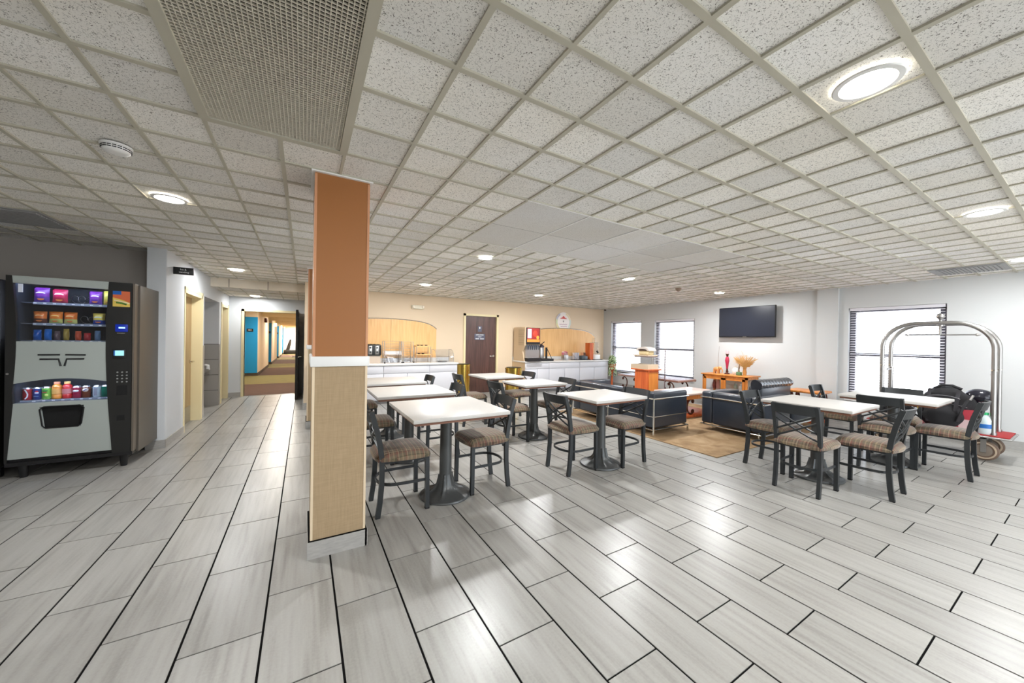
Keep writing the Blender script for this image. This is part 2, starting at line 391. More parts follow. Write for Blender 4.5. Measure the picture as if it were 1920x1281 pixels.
for i in range(npan):
    for j in range(2):
        xa = PX0 + .6096 * i; ya = PY0 + .6096 * j
        cb.add([(xa + .002, ya + .002, CZ + .001), (xa + .6076, ya + .002, CZ + .001), (xa + .6076, ya + .6076, CZ + .001), (xa + .002, ya + .6076, CZ + .001)], [(0, 3, 2, 1)], CPANEL)
cb.box((-4.6, REAR, CZ + .16), (RX + .2, BY + .2, CZ + .2), DARKV)
ceil = struct(cb.build('ceiling', fix=False))
gb = MB()
def gbar_x(x, y0, y1, wd=.024, z=CZ - .004, m_=TBAR): gb.box((x - wd / 2, y0, z), (x + wd / 2, y1, CZ + .012), m_)
def gbar_y(y, x0, x1, wd=.024, z=CZ - .0045, m_=TBAR): gb.box((x0, y - wd / 2, z), (x1, y + wd / 2, CZ + .012), m_)
for i in range(-15, 28):
    x = XB0 + .3048 * i
    if x > RX: continue
    ymax = soff if x < .1 else BY
    wd = .022 if i % 2 else .016
    segs = [(REAR, ymax)]
    if PX0 + .01 < x < PX1 - .01: segs = [(REAR, PY0), (PY1, ymax)]
    if GX0 + .01 < x < GX1 - .01: segs = [(REAR, GY0), (GY1, ymax)]
    for a, b in segs: gbar_x(x, a, b, wd)
for j in range(-13, 26):
    y = YB0 + .3048 * j
    if y > BY: continue
    x0 = -4.6 if y < soff else .1
    segs = [(x0, RX)]
    if PY0 + .01 < y < PY1 - .01: segs = [(x0, PX0), (PX1, RX)]
    if GY0 + .01 < y < GY1 - .01: segs = [(x0, GX0), (GX1, RX)]
    for a, b in segs: gbar_y(y, a, b, .024)
for i in range(1, npan + 1): gbar_x(PX0 + .6096 * i, PY0, PY1, .012, CZ - .004, TBARW)
gbar_y(PY0, PX0, PX1, .014, CZ - .006, TBARW); gbar_y(PY1, PX0, PX1, .012, CZ - .006, TBARW)
struct(gb.build('ceiling_grid'))
# dropped ceiling over the end of the passage
SZ = 2.245
sb = MB(); sb.box((-1.9, soff, SZ), (.25, soff + .03, CZ + .1), mat('soffit_board', (222, 212, 196), .85, noise=.06, nscale=4))
sb.box((-1.9, soff + .03, SZ + .006), (.25, 10.0, SZ + .05), CTILE)
for x in (-1.34, -1.03, -.73, -.42, -.12): sb.box((x - .01, soff + .03, SZ), (x + .01, 9.95, SZ + .01), TBAR)
for y in (8.75, 9.36): sb.box((-1.44, y - .01, SZ - .001), (.25, y + .01, SZ + .01), TBAR)
for x in (-1.18, -.6): sb.box((x - .004, soff - .002, SZ), (x + .004, soff, CZ), GROUT)
struct(sb.build('ceiling_soffit'))

# ================================================================== WALLS
def wall(name, *boxes, m_=WHITE):
    b = MB()
    for bx in boxes: b.box(bx[0], bx[1], bx[2] if len(bx) > 2 else m_)
    return struct(b.build(name))
T = .18
WIN = [(6.83, 7.97, .44, 2.01), (5.23, 6.38, .44, 1.98), (1.26, 2.37, .44, 2.03)]
cuts = sorted(WIN); bxs = []; y = REAR
for (a, b, z0, z1) in cuts:
    bxs.append(((RX, y, 0), (RX + T, a, CZ + .1))); bxs.append(((RX, a, 0), (RX + T, b, z0))); bxs.append(((RX, a, z1), (RX + T, b, CZ + .1))); y = b
bxs.append(((RX, y, 0), (RX + T, BY + T, CZ + .1)))
bxs.append(((RX - .05, 2.50, 0), (RX, 2.80, CZ)))
wall('wall_right', *bxs, m_=GREYW)
# back wall with service door opening  X 3.50..4.41
DX0, DX1, DZ = 3.52, 4.40, 1.975
wall('wall_back', ((.02, BY, 0), (DX0 - .05, BY + .12, CZ + .1)), ((DX1 + .05, BY, 0), (RX, BY + .12, CZ + .1)), ((DX0 - .05, BY, DZ + .05), (DX1 + .05, BY + .12, CZ + .1)), m_=PEACH)
wall('wall_partition', ((.006, 7.74, 0), (.08, 10.0, CZ + .1)), m_=PEACH)
# left passage wall pieces: door_1 opening 6.57..7.46, niche 7.70..8.92, door_2 opening 9.12..9.86
wall('wall_left', ((LX - .17, 5.80, 0), (LX, 6.58, CZ + .1)), ((LX - .12, 6.58, 2.0), (LX, 7.50, CZ + .1)), ((LX - .12, 7.50, 0), (LX, 7.70, CZ + .1)),
     ((LX - .12, 7.70, 2.02), (LX, 8.92, CZ + .1)), ((LX - .12, 8.92, 0), (LX, 9.14, CZ + .1)), ((LX - .12, 9.14, 2.0), (LX, 9.84, CZ + .1)), ((LX - .12, 9.84, 0), (LX, 10.05, CZ + .1)))
# niche
nb = MB(); NX = -2.0
for z0, z1, mm in ((1.20, 2.02, mat('niche_grey_paint', (196, 197, 198), .6)), (0, 1.20, NTILE)):
    nb.box((NX, 8.91, z0), (LX - .001, 8.93, z1), mm); nb.box((NX - .08, 7.62, z0), (NX, 9.0, z1), mm); nb.box((NX, 7.62, z0), (LX - .12, 7.70, z1), mm)
nb.box((NX, 7.62, 2.02), (LX - .12, 9.0, 2.06), WHITE)
for z in (.3, .6, .9, 1.2): nb.box((NX, 8.908, z - .003), (LX - .002, 8.91, z + .003), GROUT)
nb.box((LX - .001, 7.55, 0), (LX + .008, 7.70, 1.20), NTILE); nb.box((LX - .001, 8.92, 0), (LX + .008, 8.99, 1.20), NTILE)
struct(nb.build('wall_niche'))
# end wall with corridor opening
EY = 9.95; EX0, EX1, EZ = -1.165, -.17, 1.93
wall('wall_end', ((-1.62, EY, 0), (EX0, EY + .12, 2.35)), ((EX1, EY, 0), (.1, EY + .12, 2.35)), ((EX0, EY, EZ), (EX1, EY + .12, 2.35)))
wall('wall_rear_light_block', ((-4.7, REAR - .12, 0), (2.6, REAR, CZ + .1)), ((6.6, REAR - .12, 0), (RX, REAR, CZ + .1)), m_=GREYW)  # unseen wall added to dim the left side, with a gap for daylight
# vending alcove
wall('wall_alcove', ((-4.7, 6.12, 0), (LX - .17, 6.24, CZ + .1)), m_=TAUPE)
wall('wall_side', ((-4.72, REAR, 0), (-4.6, 6.2, CZ + .1)), m_=TAUPE)  # unseen wall closing the left, set to keep the vending corner dark
# corridor beyond: alcoves on the left, straight wall on the right
cw = MB(); HY = [(14.93, 19.3), (20.95, 25.0), (26.8, 30.6), (32.4, 35.9)]
for a, b in HY: cw.box((-2.1, a, 0), (-1.37, b, 2.4), PEACH)
cw.box((-2.25, 10.0, 0), (-2.1, 36, 2.4), PEACH)
struct(cw.build('wall_corridor_left'))
wall('wall_corridor_right', ((.3, 10.07, 0), (.42, 36, 2.4)), m_=PEACH)
wall('wall_corridor_end', ((-2.2, 35.9, 0), (.4, 36, 2.4)), m_=WHITE)
hb = MB(); hb.box((-2.2, 10.0, 2.3), (.42, 36, 2.4), mat('corridor_ceiling', (226, 212, 182), .85))
for y_ in (12.2, 16.2, 20.2, 24.2, 28.2, 32.2): hb.box((-1.5, y_, 2.12), (.3, y_ + .3, 2.3), mat('corridor_beam', (232, 214, 176), .85))
struct(hb.build('ceiling_corridor'))
# base tiles
def base(name, *bx):
    b = MB()
    for a, c in bx: b.box(a, c, BTILE)
    return struct(b.build(name))
H0 = .10
base('baseboard_left', ((LX, 5.79, 0), (LX + .012, 6.555, H0)), ((LX - .16, 5.785, 0), (LX + .012, 5.8, H0)), ((LX, 7.56, 0), (LX + .012, 7.69, H0)))
base('baseboard_end', ((-1.44, EY - .012, 0), (EX0 - .055, EY, .10)))
base('baseboard_right', ((RX - .012, REAR, 0), (RX, 2.5, .12)), ((RX - .062, 2.49, 0), (RX - .05, 2.81, .12)), ((RX - .012, 2.8, 0), (RX, BY, .12)))
base('baseboard_back', ((.06, BY - .012, 0), (DX0 - .06, BY, .11)), ((DX1 + .06, BY - .012, 0), (RX, BY, .11)))
base('baseboard_partition', ((-.008, 7.725, 0), (.09, 7.74, .12)), ((-.008, 7.74, 0), (.006, 9.95, .12)))
base('baseboard_alcove', ((-4.6, 6.108, 0), (LX - .17, 6.12, .1)))
mc = mat('dark_base_moulding', (78, 66, 56), .6)
b_ = MB()
for a, b in HY: b_.box((-1.37, a, 0), (-1.355, b, .11), mc); b_.box((-2.1, a - .014, 0), (-1.355, a, .11), mc)
struct(b_.build('baseboard_corridor'))

# ---- doors of the passage
def lever(b, c, out, along):   # out/along are unit vectors
    c = Vector(c); o_ = Vector(out); a_ = Vector(along)
    b.tube([c, c + o_ * .012], .03, CHROME, 14); b.tube([c, c + o_ * .055], .011, CHROME, 8)
    b.tube([c + o_ * .052, c + o_ * .056 + a_ * .05, c + o_ * .05 + a_ * .12], .010, CHROME, 8)
d1 = struct(bpy.data.objects.new('door_1', None)); COL.objects.link(d1); d1.location = (LX, 7.0, 0)
O = (LX, 7.0, 0)
b = MB(O); b.box((LX - .16, 6.60, 0), (LX - .115, 7.48, 1.96), OAK); b.build('leaf', d1)
b = MB(O); b.box((LX - .115, 6.62, 0), (LX - .112, 7.46, .25), STEEL); b.build('kick_plate', d1)
b = MB(O)
for a, c in (((LX - .17, 7.48, 0), (LX + .012, 7.52, 2.0)), ((LX - .17, 6.575, 0), (LX + .008, 6.60, 2.0)), ((LX - .17, 6.575, 1.96), (LX + .012, 7.52, 2.01)),
             ((LX, 7.52, 0), (LX + .015, 7.56, 2.05)), ((LX, 6.555, 0), (LX + .008, 6.575, 2.05)), ((LX, 6.555, 2.01), (LX + .015, 7.56, 2.05))): b.box(a, c, CREAM)
b.build('frame', d1)
b = MB(O); lever(b, (LX - .115, 7.41, .95), (1, 0, 0), (0, -1, 0)); b.build('door_handle', d1)
d2 = struct(bpy.data.objects.new('door_2', None)); COL.objects.link(d2); d2.location = (LX, 9.5, 0); O = (LX, 9.5, 0)
b = MB(O); b.box((LX - .16, 9.16, 0), (LX - .115, 9.80, 1.96), DKWOOD); b.build('leaf', d2)
b = MB(O)
for a, c in (((LX - .17, 9.79, 0), (LX + .012, 9.84, 2.0)), ((LX - .17, 9.12, 0), (LX + .012, 9.16, 2.0)), ((LX - .17, 9.12, 1.96), (LX + .012, 9.84, 2.01)), ((LX, 9.84, 0), (LX + .012, 9.88, 2.04)), ((LX, 9.08, 0), (LX + .012, 9.12, 2.04))): b.box(a, c, CREAM)
b.build('frame', d2)
# corridor door, standing open
d3 = struct(bpy.data.objects.new('door_3', None)); COL.objects.link(d3); d3.location = (-.13, 9.5, 0); O = (-.13, 9.5, 0)
DKG = mat('dark_olive_door', (52, 48, 40), .45)
b = MB(O); b.box((-.155, 8.97, .01), (-.11, 9.92, 1.955), DKG); b.build('leaf', d3)
b = MB(O); b.box((-.157, 8.962, .012), (-.108, 8.97, 1.95), mat('door_edge_black', (20, 18, 16), .5)); b.build('edge_strip', d3)
b = MB(O); lever(b, (-.11, 9.06, .93), (1, 0, 0), (0, 1, 0)); lever(b, (-.155, 9.06, .93), (-1, 0, 0), (0, 1, 0)); b.build('door_handle', d3)
b = MB(O); b.box((-.11, 9.35, 1.52), (-.105, 9.62, 1.83), WTXT); b.box((-.106, 9.385, 1.56), (-.103, 9.585, 1.79), DKG); b.build('notice', d3)
b = MB(O)
for a, c in (((EX0 - .05, EY - .015, 0), (EX0, EY + .13, EZ + .05)), ((EX1, EY - .015, 0), (EX1 + .05, EY + .13, EZ + .05)), ((EX0 - .05, EY - .015, EZ), (EX1 + .05, EY + .13, EZ + .05))): b.box(a, c, CREAM)
b.build('frame', d3)
b = MB(O); b.box((EX0 - .002, EY - .02, .88), (EX0 + .003, EY + .02, 1.02), STEEL); b.build('strike_plate', d3)
# service door in the back wall
d4 = struct(bpy.data.objects.new('door_4', None)); COL.objects.link(d4); d4.location = (3.96, BY, 0); O = (3.96, BY, 0)
b = MB(O); b.box((DX0, BY + .03, -.003), (DX1, BY + .075, DZ), DKWOOD); b.build('leaf', d4)
b = MB(O)
for a, c in (((DX0 - .055, BY - .02, 0), (DX0, BY + .12, DZ + .055)), ((DX1, BY - .02, 0), (DX1 + .055, BY + .12, DZ + .055)), ((DX0 - .055, BY - .02, DZ), (DX1 + .055, BY + .12, DZ + .055))): b.box(a, c, CREAM)
b.build('frame', d4)
b = MB(O); lever(b, (DX1 - .07, BY + .03, .94), (0, -1, 0), (-1, 0, 0)); b.build('door_handle', d4)
SGN = mat('slate_sign_plate', (84, 86, 104), .4)
b = MB(O); b.rbox((3.78, BY + .022, 1.36), (4.08, BY + .03, 1.52), SGN, .01)
b.text('EMPLOYEES', .042, WTXT, face_my(3.93, BY + .021, 1.492)); b.text('ONLY', .036, WTXT, face_my(3.93, BY + .021, 1.442))
b.box((3.81, BY + .0205, 1.383), (3.915, BY + .022, 1.402), WTXT); b.box((3.94, BY + .0205, 1.383), (4.05, BY + .022, 1.402), WTXT); b.build('sign_plate', d4)
b = MB(O); b.box((3.875, BY + .024, 1.575), (3.985, BY + .03, 1.72), SGN); b.ball((3.925, BY + .022, 1.675), .022, WTXT, sc=(.8, .2, 1.3)); b.build('emblem_plate', d4)

# ================================================================== COLUMNS
def column(x0, x1, y0, y1, label):
    cx, cy = (x0 + x1) / 2, (y0 + y1) / 2; t = thing('square_column', label, 'column', (cx, cy, 0)); O = (cx, cy, 0)
    b = MB(O); b.box((x0, y0, 1.245), (x1, y1, CZ - .005), ORANGE); b.build('upper_shaft', t)
    b = MB(O); b.box((x0, y0, .1), (x1, y1, 1.19), LINEN); b.build('lower_shaft', t)
    b = MB(O); b.rbox((x0 - .014, y0 - .014, 1.185), (x1 + .014, y1 + .014, 1.25), TRIMW, .006); b.build('chair_rail', t)
    b = MB(O); g = .016
    for (a, c) in (((x0 - g, y0 - g, 0), (x1 + g - .004, y0, .105)), ((x0 - g, y0 + .002, 0), (x0, y1, .105)), ((x1, y0 - g, 0), (x1 + g, y1, .105)), ((x0 - g, y1, 0), (x1 + g, y1 + g, .105))): b.box(a, c, BTILE)
    b.build('base_tile', t)
    b = MB(O); b.box((x0 - .012, y0 - .012, .104), (x1 + .012, y1 + .012, .108), GROUT); b.build('base_joint', t)
    cgm = mat('clear_corner_guard', (226, 206, 176), .35); og = mat('orange_corner_guard', (206, 150, 112), .3)
    for sx, x in ((-1, x0), (1, x1)):
        for z0, z1, mm in ((.11, 1.185, cgm), (1.25, CZ - .02, og)):
            b = MB(O); b.box((min(x, x + sx * .002), y0 - .003, z0), (max(x, x + sx * .002), y0 + .02, z1), mm); b.box((min(x, x - sx * .012), y0 - .003, z0), (max(x, x - sx * .012), y0, z1), mm); b.build('corner_guard', t)
    b = MB(O); b.box((x0 - .02, y0 - .02, CZ - .012), (x1 + .02, y0, CZ), TRIMW); b.box((x0 - .02, y0, CZ - .012), (x0, y1, CZ), TRIMW); b.build('top_trim', t)
column(.048, .362, 2.50, 2.93, 'square orange-over-tan column in the foreground beside the first table')
column(.048, .362, 6.10, 6.53, 'farther orange and tan column, half hidden behind the foreground one')

# ================================================================== CHAIRS
def cushion(mb, w0, w1, d, z0, z1, m_):
    nx, ny = 14, 14; top = []; vs = []; fs = []
    def edge(u, v):   # squircle mapping, front (v=1) wider
        x = u * math.sqrt(1 - .22 * v * v); y = v * math.sqrt(1 - .22 * u * u)
        wd = w0 + (w1 - w0) * (v + 1) / 2
        return x * wd / 2 * 1.08, y * d / 2 * 1.08
    for j in range(ny + 1):
        for i in range(nx + 1):
            u, v = -1 + 2 * i / nx, -1 + 2 * j / ny
            x, y = edge(u, v); r = max(abs(u), abs(v))
            z = z0 + (z1 - z0) * (1 - r ** 6) ** .5 * (1 - .25 * (u * u + v * v) / 2) + .004
            vs.append((x, y, z))
    n = len(vs)
    for j in range(ny):
        for i in range(nx): a = j * (nx + 1) + i; fs.append((a, a + 1, a + nx + 2, a + nx + 1))
    rim = [i for i in range(nx + 1)] + [j * (nx + 1) + nx for j in range(1, ny + 1)] + [ny * (nx + 1) + i for i in range(nx - 1, -1, -1)] + [j * (nx + 1) for j in range(ny - 1, 0, -1)]
    for k, a in enumerate(rim): x, y, z = vs[a]; vs.append((x * .985, y * .985, z0 - .018))
    m = len(rim)
    for k in range(m): fs.append((rim[k], n + k, n + (k + 1) % m, rim[(k + 1) % m]))
    fs.append(tuple(n + k for k in range(m)))
    mb.add(vs, fs, m_, True)
def make_chair():
    t = thing('dining_chair', '', 'chair')
    b = MB(); cushion(b, .38, .425, .415, .444, .498, PLAID); b.build('seat', t)
    b = MB(); b.tube([(-.165, -.165, .418), (.165, -.165, .418), (.185, .17, .418), (-.185, .17, .418)], 0, CHAIRM, rect=(.022, .022), closed=True, up=(0, 0, 1)); b.build('seat_frame', t)
    for s in (-1, 1):
        b = MB(); b.tube([(s * .175, .178, .42), (s * .178, .182, .006)], 0, CHAIRM, rect=(.032, .032), up=(0, 1, 0)); b.box((s * .178 - .0165, .1655, 0), (s * .178 + .0165, .1985, .012), RUBBER); b.build('leg', t)
        b = MB(); pts = [(-.195, .006), (-.180, .12), (-.170, .25), (-.168, .38), (-.172, .46), (-.186, .56), (-.207, .66), (-.232, .75), (-.252, .815)]
        b.tube([(s * .170, y_, z_) for y_, z_ in pts], 0, CHAIRM, rect=(.037, .028), up=(0, 1, 0)); b.box((s * .17 - .013, -.212, 0), (s * .17 + .013, -.178, .012), RUBBER); b.build('leg', t)
    b = MB(); U = [(-.172, .17, .235), (-.172, .02, .235), (-.168, -.06, .235)] + [(.166 * math.cos(R_(180 + a)), -.07 + .115 * math.sin(R_(180 + a)), .235) for a in range(15, 180, 15)] + [(.168, -.06, .235), (.172, .02, .235), (.172, .17, .235)]
    b.tube(U, 0, CHAIRM, rect=(.022, .010), up=(0, 0, 1)); b.build('stretcher', t)
    b = MB(); n = 12; P = []
    for i in range(n + 1): u = -1 + 2 * i / n; P.append((u * .170, -.246 - .026 * (1 - u * u) + .0, .775))
    b.tube(P, 0, CHAIRM, rect=(.090, .016), up=(0, -.28, 1)); b.build('top_rail', t)
    def ypost(z): 
        for (y0, z0), (y1, z1) in zip(pts, pts[1:]):
            if z0 <= z <= z1: return y0 + (y1 - y0) * (z - z0) / (z1 - z0)
        return pts[-1][0]
    for s in (-1, 1):
        for dz in (0, .068):
            za, zb = .742 - dz, .560 - dz; L_ = []
            for i in range(9):
                u = -1 + 2 * i / 8; z = za + (zb - za) * i / 8
                L_.append((s * u * .168, ypost(z) - .022 * (1 - u * u) + (.004 if s > 0 else -.004), z))
            b = MB(); b.tube(L_, .0092, CHAIRM, 6); b.build('cross_bar', t)
    return t
CH = make_chair(); used = False
def chair(x, y, face, label):
    global used
    t = CH if not used else copy_tree(CH); used = True
    t.location = (x, y, 0); t.rotation_euler = (0, 0, R_({'+Y': 0, '+X': -90, '-X': 90, '-Y': 180}[face] + random.uniform(-2, 2)))
    t['label'] = label; t['group'] = 'plaid-seated dining chairs'
chair(.695, 2.98, '+X', 'plaid-seated metal chair immediately right of the foreground column')
chair(1.47, 3.03, '-X', 'plaid chair at the right side of the nearest left table, seat fully visible')
chair(.66, 4.12, '+X', 'plaid chair left of the second table from the front, partly behind the column')
chair(1.40, 4.10, '-X', 'chair tucked under the right side of the second table of the column row')
chair(.67, 5.22, '+X', 'plaid chair left of the rearmost table in the column row')
chair(1.40, 5.22, '-X', 'chair tucked under the right side of the rearmost column-row table')
chair(2.37, 5.32, '+X', 'chair left of the small table standing before the dark service door')
chair(3.20, 5.24, '-X', 'chair right of the table before the dark service door, by the brass bin')
chair(2.44, 4.17, '+X', 'plaid chair left of the middle table, seat showing beside its pedestal')
chair(3.15, 4.12, '-X', 'chair right of the middle table, backrest against the white counter')
chair(2.51, 2.95, '+X', 'chair left of the table in front of the black sofa, back to the camera')
chair(3.18, 2.87, '-X', 'chair right of the table in front of the black sofa, overlapping the sofa')
chair(4.155, 1.48, '+X', 'nearest chair of the right-hand tables, lattice back turned to the camera')
chair(4.65, 1.16, '+Y', 'chair on the camera side of the front right-hand table, seen from behind')
chair(4.56, 1.93, '-Y', 'chair on the rug side of the front right-hand table, facing the camera')
chair(5.68, 1.29, '+X', 'chair between the two right-hand tables, facing the cart')
chair(6.05, .91, '+Y', 'rightmost dining chair, nearest the luggage cart wheels')
chair(6.12, 1.83, '-Y', 'chair on the far side of the rear right-hand table, before the small side table')
chair(6.50, 1.38, '-X', 'chair hidden behind the rear right-hand table, by the backpacks')

# ================================================================== TABLES
def table(x0, x1, y0, y1, label, z=.78):
    k_ = .96; x0, x1, y0, y1 = x0 * k_, x1 * k_, y0 * k_, y1 * k_
    cx, cy = (x0 + x1) / 2, (y0 + y1) / 2; t = thing('cafe_table', label, 'table', (cx, cy, 0), group='quartz-topped cafe tables'); O = (cx, cy, 0)
    b = MB(O); b.rbox((x0, y0, z - .030), (x1, y1, z), QUARTZ, .005, 2); b.build('tabletop', t)
    b = MB(O); b.box((x0 + .018, y0 + .018, z - .050), (x1 - .018, y1 - .018, z - .030), TBWOOD); b.build('underside_board', t)
    b = MB(O)
    for a in range(4):
        M_ = Matrix.Translation((cx, cy, 0)) @ Matrix.Rotation(R_(45 + 90 * a), 4, 'Z'); b.box((0, -.02, z - .062), (.2, .02, z - .05), IRON, M_)
    b.build('support_plate', t)
    b = MB(O); b.lathe([(.056, .15), (.054, .20), (.052, .35), (.050, .66), (.054, z - .062)], IRON, (cx, cy, 0), 24); b.build('pedestal', t)
    def mod(r, zz, a):
        rib = max(0, math.cos(a * 6)) ** 8
        return r + (.012 * rib if r < .17 else 0), zz + .010 * rib * (1 if .06 < r < .2 else 0)
    b = MB(O); b.lathe([(0.216, 0), (0.223, .008), (0.219, .020), (0.202, .026), (0.166, .033), (0.127, .046), (0.096, .066), (0.074, .094), (0.066, .13), (0.058, .165), (0.055, .19)], IRON, (cx, cy, 0), 72, mod=mod); b.build('base', t)
    return t
table(.715, 1.555, 2.645, 3.54, 'nearest left cafe table, cream top, beside the foreground column')
table(.665, 1.53, 3.85, 4.66, 'second cafe table behind the nearest one in the column row')
table(.70, 1.53, 4.98, 5.78, 'rearmost cafe table of the column row, before the white counter')
table(2.54, 3.28, 5.13, 5.83, 'cafe table standing before the dark service door')
table(2.60, 3.33, 4.03, 4.69, 'middle cafe table left of the black sofa end')
table(2.60, 3.385, 2.68, 3.34, 'cafe table in the centre, in front of the long black sofa back')
table(4.44, 5.20, 1.225, 2.0, 'front one of the two right-hand cafe tables')
table(5.87, 6.67, .94, 1.77, 'rear one of the two right-hand cafe tables, next to the luggage cart')

# ================================================================== COUNTERS
def counter(name, label, x0, x1, y0, z, seams, doors, left_mat=None):
    cx = (x0 + x1) / 2; t = thing(name, label, 'counter', (cx, y0 + .3, 0)); O = (cx, y0 + .3, 0); y1 = BY - .014
    b = MB(O); b.box((x0, y0 + .03, .08), (x1, y1, z - .035), LAMIN); b.box((x0 + .03, y0 + .08, 0), (x1 - .03, y1, .08), mat('toe_kick', (120, 118, 116), .6)); b.build('carcass', t)
    if left_mat: b = MB(O); b.box((x0 - .006, y0 + .02, .08), (x0, y1, z - .035), left_mat); b.build('side_panel', t)
    b = MB(O); b.rbox((x0 - .015, y0 - .01, z - .035), (x1 + .015, y1, z), LAMTOP, .006); b.build('worktop', t)
    b = MB(O); b.box((x0 - .01, y1 - .02, z), (x1 + .01, y1, z + .09), LAMTOP); b.build('backsplash', t)
    xs = [x0] + seams + [x1]
    for a, c in zip(xs, xs[1:]):
        b = MB(O); b.rbox((a + .008, y0 + .012, z - .20), (c - .008, y0 + .03, z - .045), LAMIN, .003); b.build('drawer', t)
        n = 2 if c - a > .7 else 1
        for i in range(n):
            xa = a + (c - a) * i / n; xb = a + (c - a) * (i + 1) / n
            b = MB(O); b.rbox((xa + .008, y0 + .012, .10), (xb - .008, y0 + .03, z - .21), LAMIN, .003); b.build('cabinet_door', t)
    return t
CAZ, CBZ = .835, .83; CY = 7.64
counter('buffet_counter', 'long white buffet counter against the wall left of the service door', .10, 3.06, CY, CAZ, [.78, 1.43, 2.40], 0)
counter('drink_counter', 'white drink counter with a beige end, right of the service door', 4.91, 7.86, CY, CBZ, [5.68, 6.75], 0, BEIGEP)

def arch_panel(name, label, cx, hw, zs, za, seams):
    t = thing(name, label, 'wall panel', (cx, BY, .9)); O = (cx, BY, .9)
    def zt(x, e=0): u = (x - cx) / hw; return zs + (za - zs) * math.sqrt(max(0, 1 - (abs(u) * .93) ** 2)) * 1.0 - (za - zs) * (math.sqrt(1 - .93 ** 2)) * 1.0 + (za - zs) * math.sqrt(1 - .93 ** 2) * (1 - abs(u) ** 8) + e
    n = 40; xs = [cx - hw + 2 * hw * i / n for i in range(n + 1)]
    xe = sorted(set(xs + seams)); cuts = [xs[0]] + seams + [xs[-1]]
    for a, c in zip(cuts, cuts[1:]):
        P = [x for x in xe if a - 1e-6 <= x <= c + 1e-6]; P[0] += .002; P[-1] -= .002
        b = MB(O); b.prism([(P[0], .925)] + [(P[-1], .925)] + [(x, zt(x)) for x in P[::-1]], BY - .035, BY - .002, MAPLE); b.build('veneer_board', t)
    b = MB(O); b.tube([(x, BY - .03, zt(x) + .012) for x in xs], .013, CHROME, 8); b.build('curved_trim', t)
arch_panel('arched_headboard', 'arched maple panel with a chrome rim above the buffet counter', 1.63, 1.12, 1.60, 1.80, [1.69])
arch_panel('arched_headboard', 'arched maple panel above the drink counter, under the round logo', 6.62, 1.27, 1.50, 1.735, [])
# round logo
t = thing('logo_disc', 'round white logo disc with a red roof emblem over the drink counter arch', 'sign', (6.64, BY, 1.93)); O = (6.64, BY, 1.93)
MY = Matrix.Translation((6.64, BY - .012, 1.94)) @ Matrix.Rotation(R_(90), 4, 'X')
b = MB(O); b.lathe([(.285, 0), (.285, .01)], mat('logo_white', (246, 240, 236), .4), seg=48, M=MY); b.build('disc', t)
b = MB(O)
for a0, a1, cc in ((120, 165, (190, 190, 205)), (165, 195, (206, 216, 170)), (195, 235, (226, 216, 160)), (15, 70, (236, 222, 190)), (-40, 15, (212, 224, 214))):
    o_ = arc(0, 0, .278, a0, a1, 10); i_ = arc(0, 0, .225, a1, a0, 10); b.prism(o_ + i_, .0105, .0125, mat('logo_arc_%d' % a0, cc, .5), axis='z', M=MY)
b.build('colour_ring', t)
b = MB(O); rd = mat('logo_red', (206, 84, 80), .5); b.prism([(-.13, .09), (.13, .09), (.10, .115), (.05, .125), (.02, .17), (-.02, .17), (-.05, .125), (-.10, .115)], .0105, .0135, rd, axis='z', M=MY)
b.prism([(-.02, -.01), (.02, -.01), (.02, .04), (-.02, .04)], .0105, .0135, mat('logo_grey', (150, 146, 140), .5), axis='z', M=MY); b.build('roof_emblem', t)
b = MB(O); pk = mat('logo_mauve', (186, 140, 172), .5)
b.tube([(-.15 + .02 * i, -.075 + .012 * math.sin(i * 1.9), .0125) for i in range(15)], .007, pk, 5, M=MY); b.tube([(-.11 + .02 * i, -.135 + .010 * math.sin(i * 2.2), .0125) for i in range(13)], .007, pk, 5, M=MY); b.build('script_lettering', t)
# emergency light
t = thing('emergency_light', 'small cream emergency light unit high on the peach wall', 'light', (2.28, BY, 2.1)); O = (2.28, BY, 2.1)
b = MB(O); b.rbox((2.14, BY - .07, 2.065), (2.44, BY, 2.155), mat('aged_white_plastic', (226, 220, 200), .4), .02, 3); b.build('housing', t)
for x in (2.175, 2.405):
    b = MB(O); b.ball((x, BY - .075, 2.115), .034, mat('lamp_head_white', (244, 236, 220), .25), 14, 8); b.build('lamp_head', t)

# ---- buffet counter items
def lift(x, y, z): return (x, y, z)
Z = CAZ
t = thing('toaster_oven', 'black four-slot toaster with two silver panels, at the left of the buffet counter', 'toaster', (1.28, 7.98, Z)); O = (1.28, 7.98, Z)
b = MB(O); b.rbox((1.12, 7.86, Z + .16), (1.425, 8.12, Z + .40), BLK, .035, 4); b.build('body', t)
b = MB(O); b.box((1.14, 7.9, Z), (1.41, 8.1, Z + .16), mat('toaster_stand_acrylic', (196, 178, 160), .3)); b.build('stand', t)
for x in (1.197, 1.33):
    b = MB(O); b.rbox((x - .038, 7.85, Z + .19), (x + .038, 7.862, Z + .37), STEEL, .008); b.build('control_plate', t)
    for z_ in (.24, .33):
        b = MB(O); b.tube([(x, 7.852, Z + z_), (x, 7.835, Z + z_)], .016, BLK, 12); b.build('dial', t)
for x in (1.17, 1.23, 1.30, 1.37):
    b = MB(O); b.box((x - .015, 7.90, Z + .398), (x + .015, 8.08, Z + .404), BLKM); b.build('slot', t)
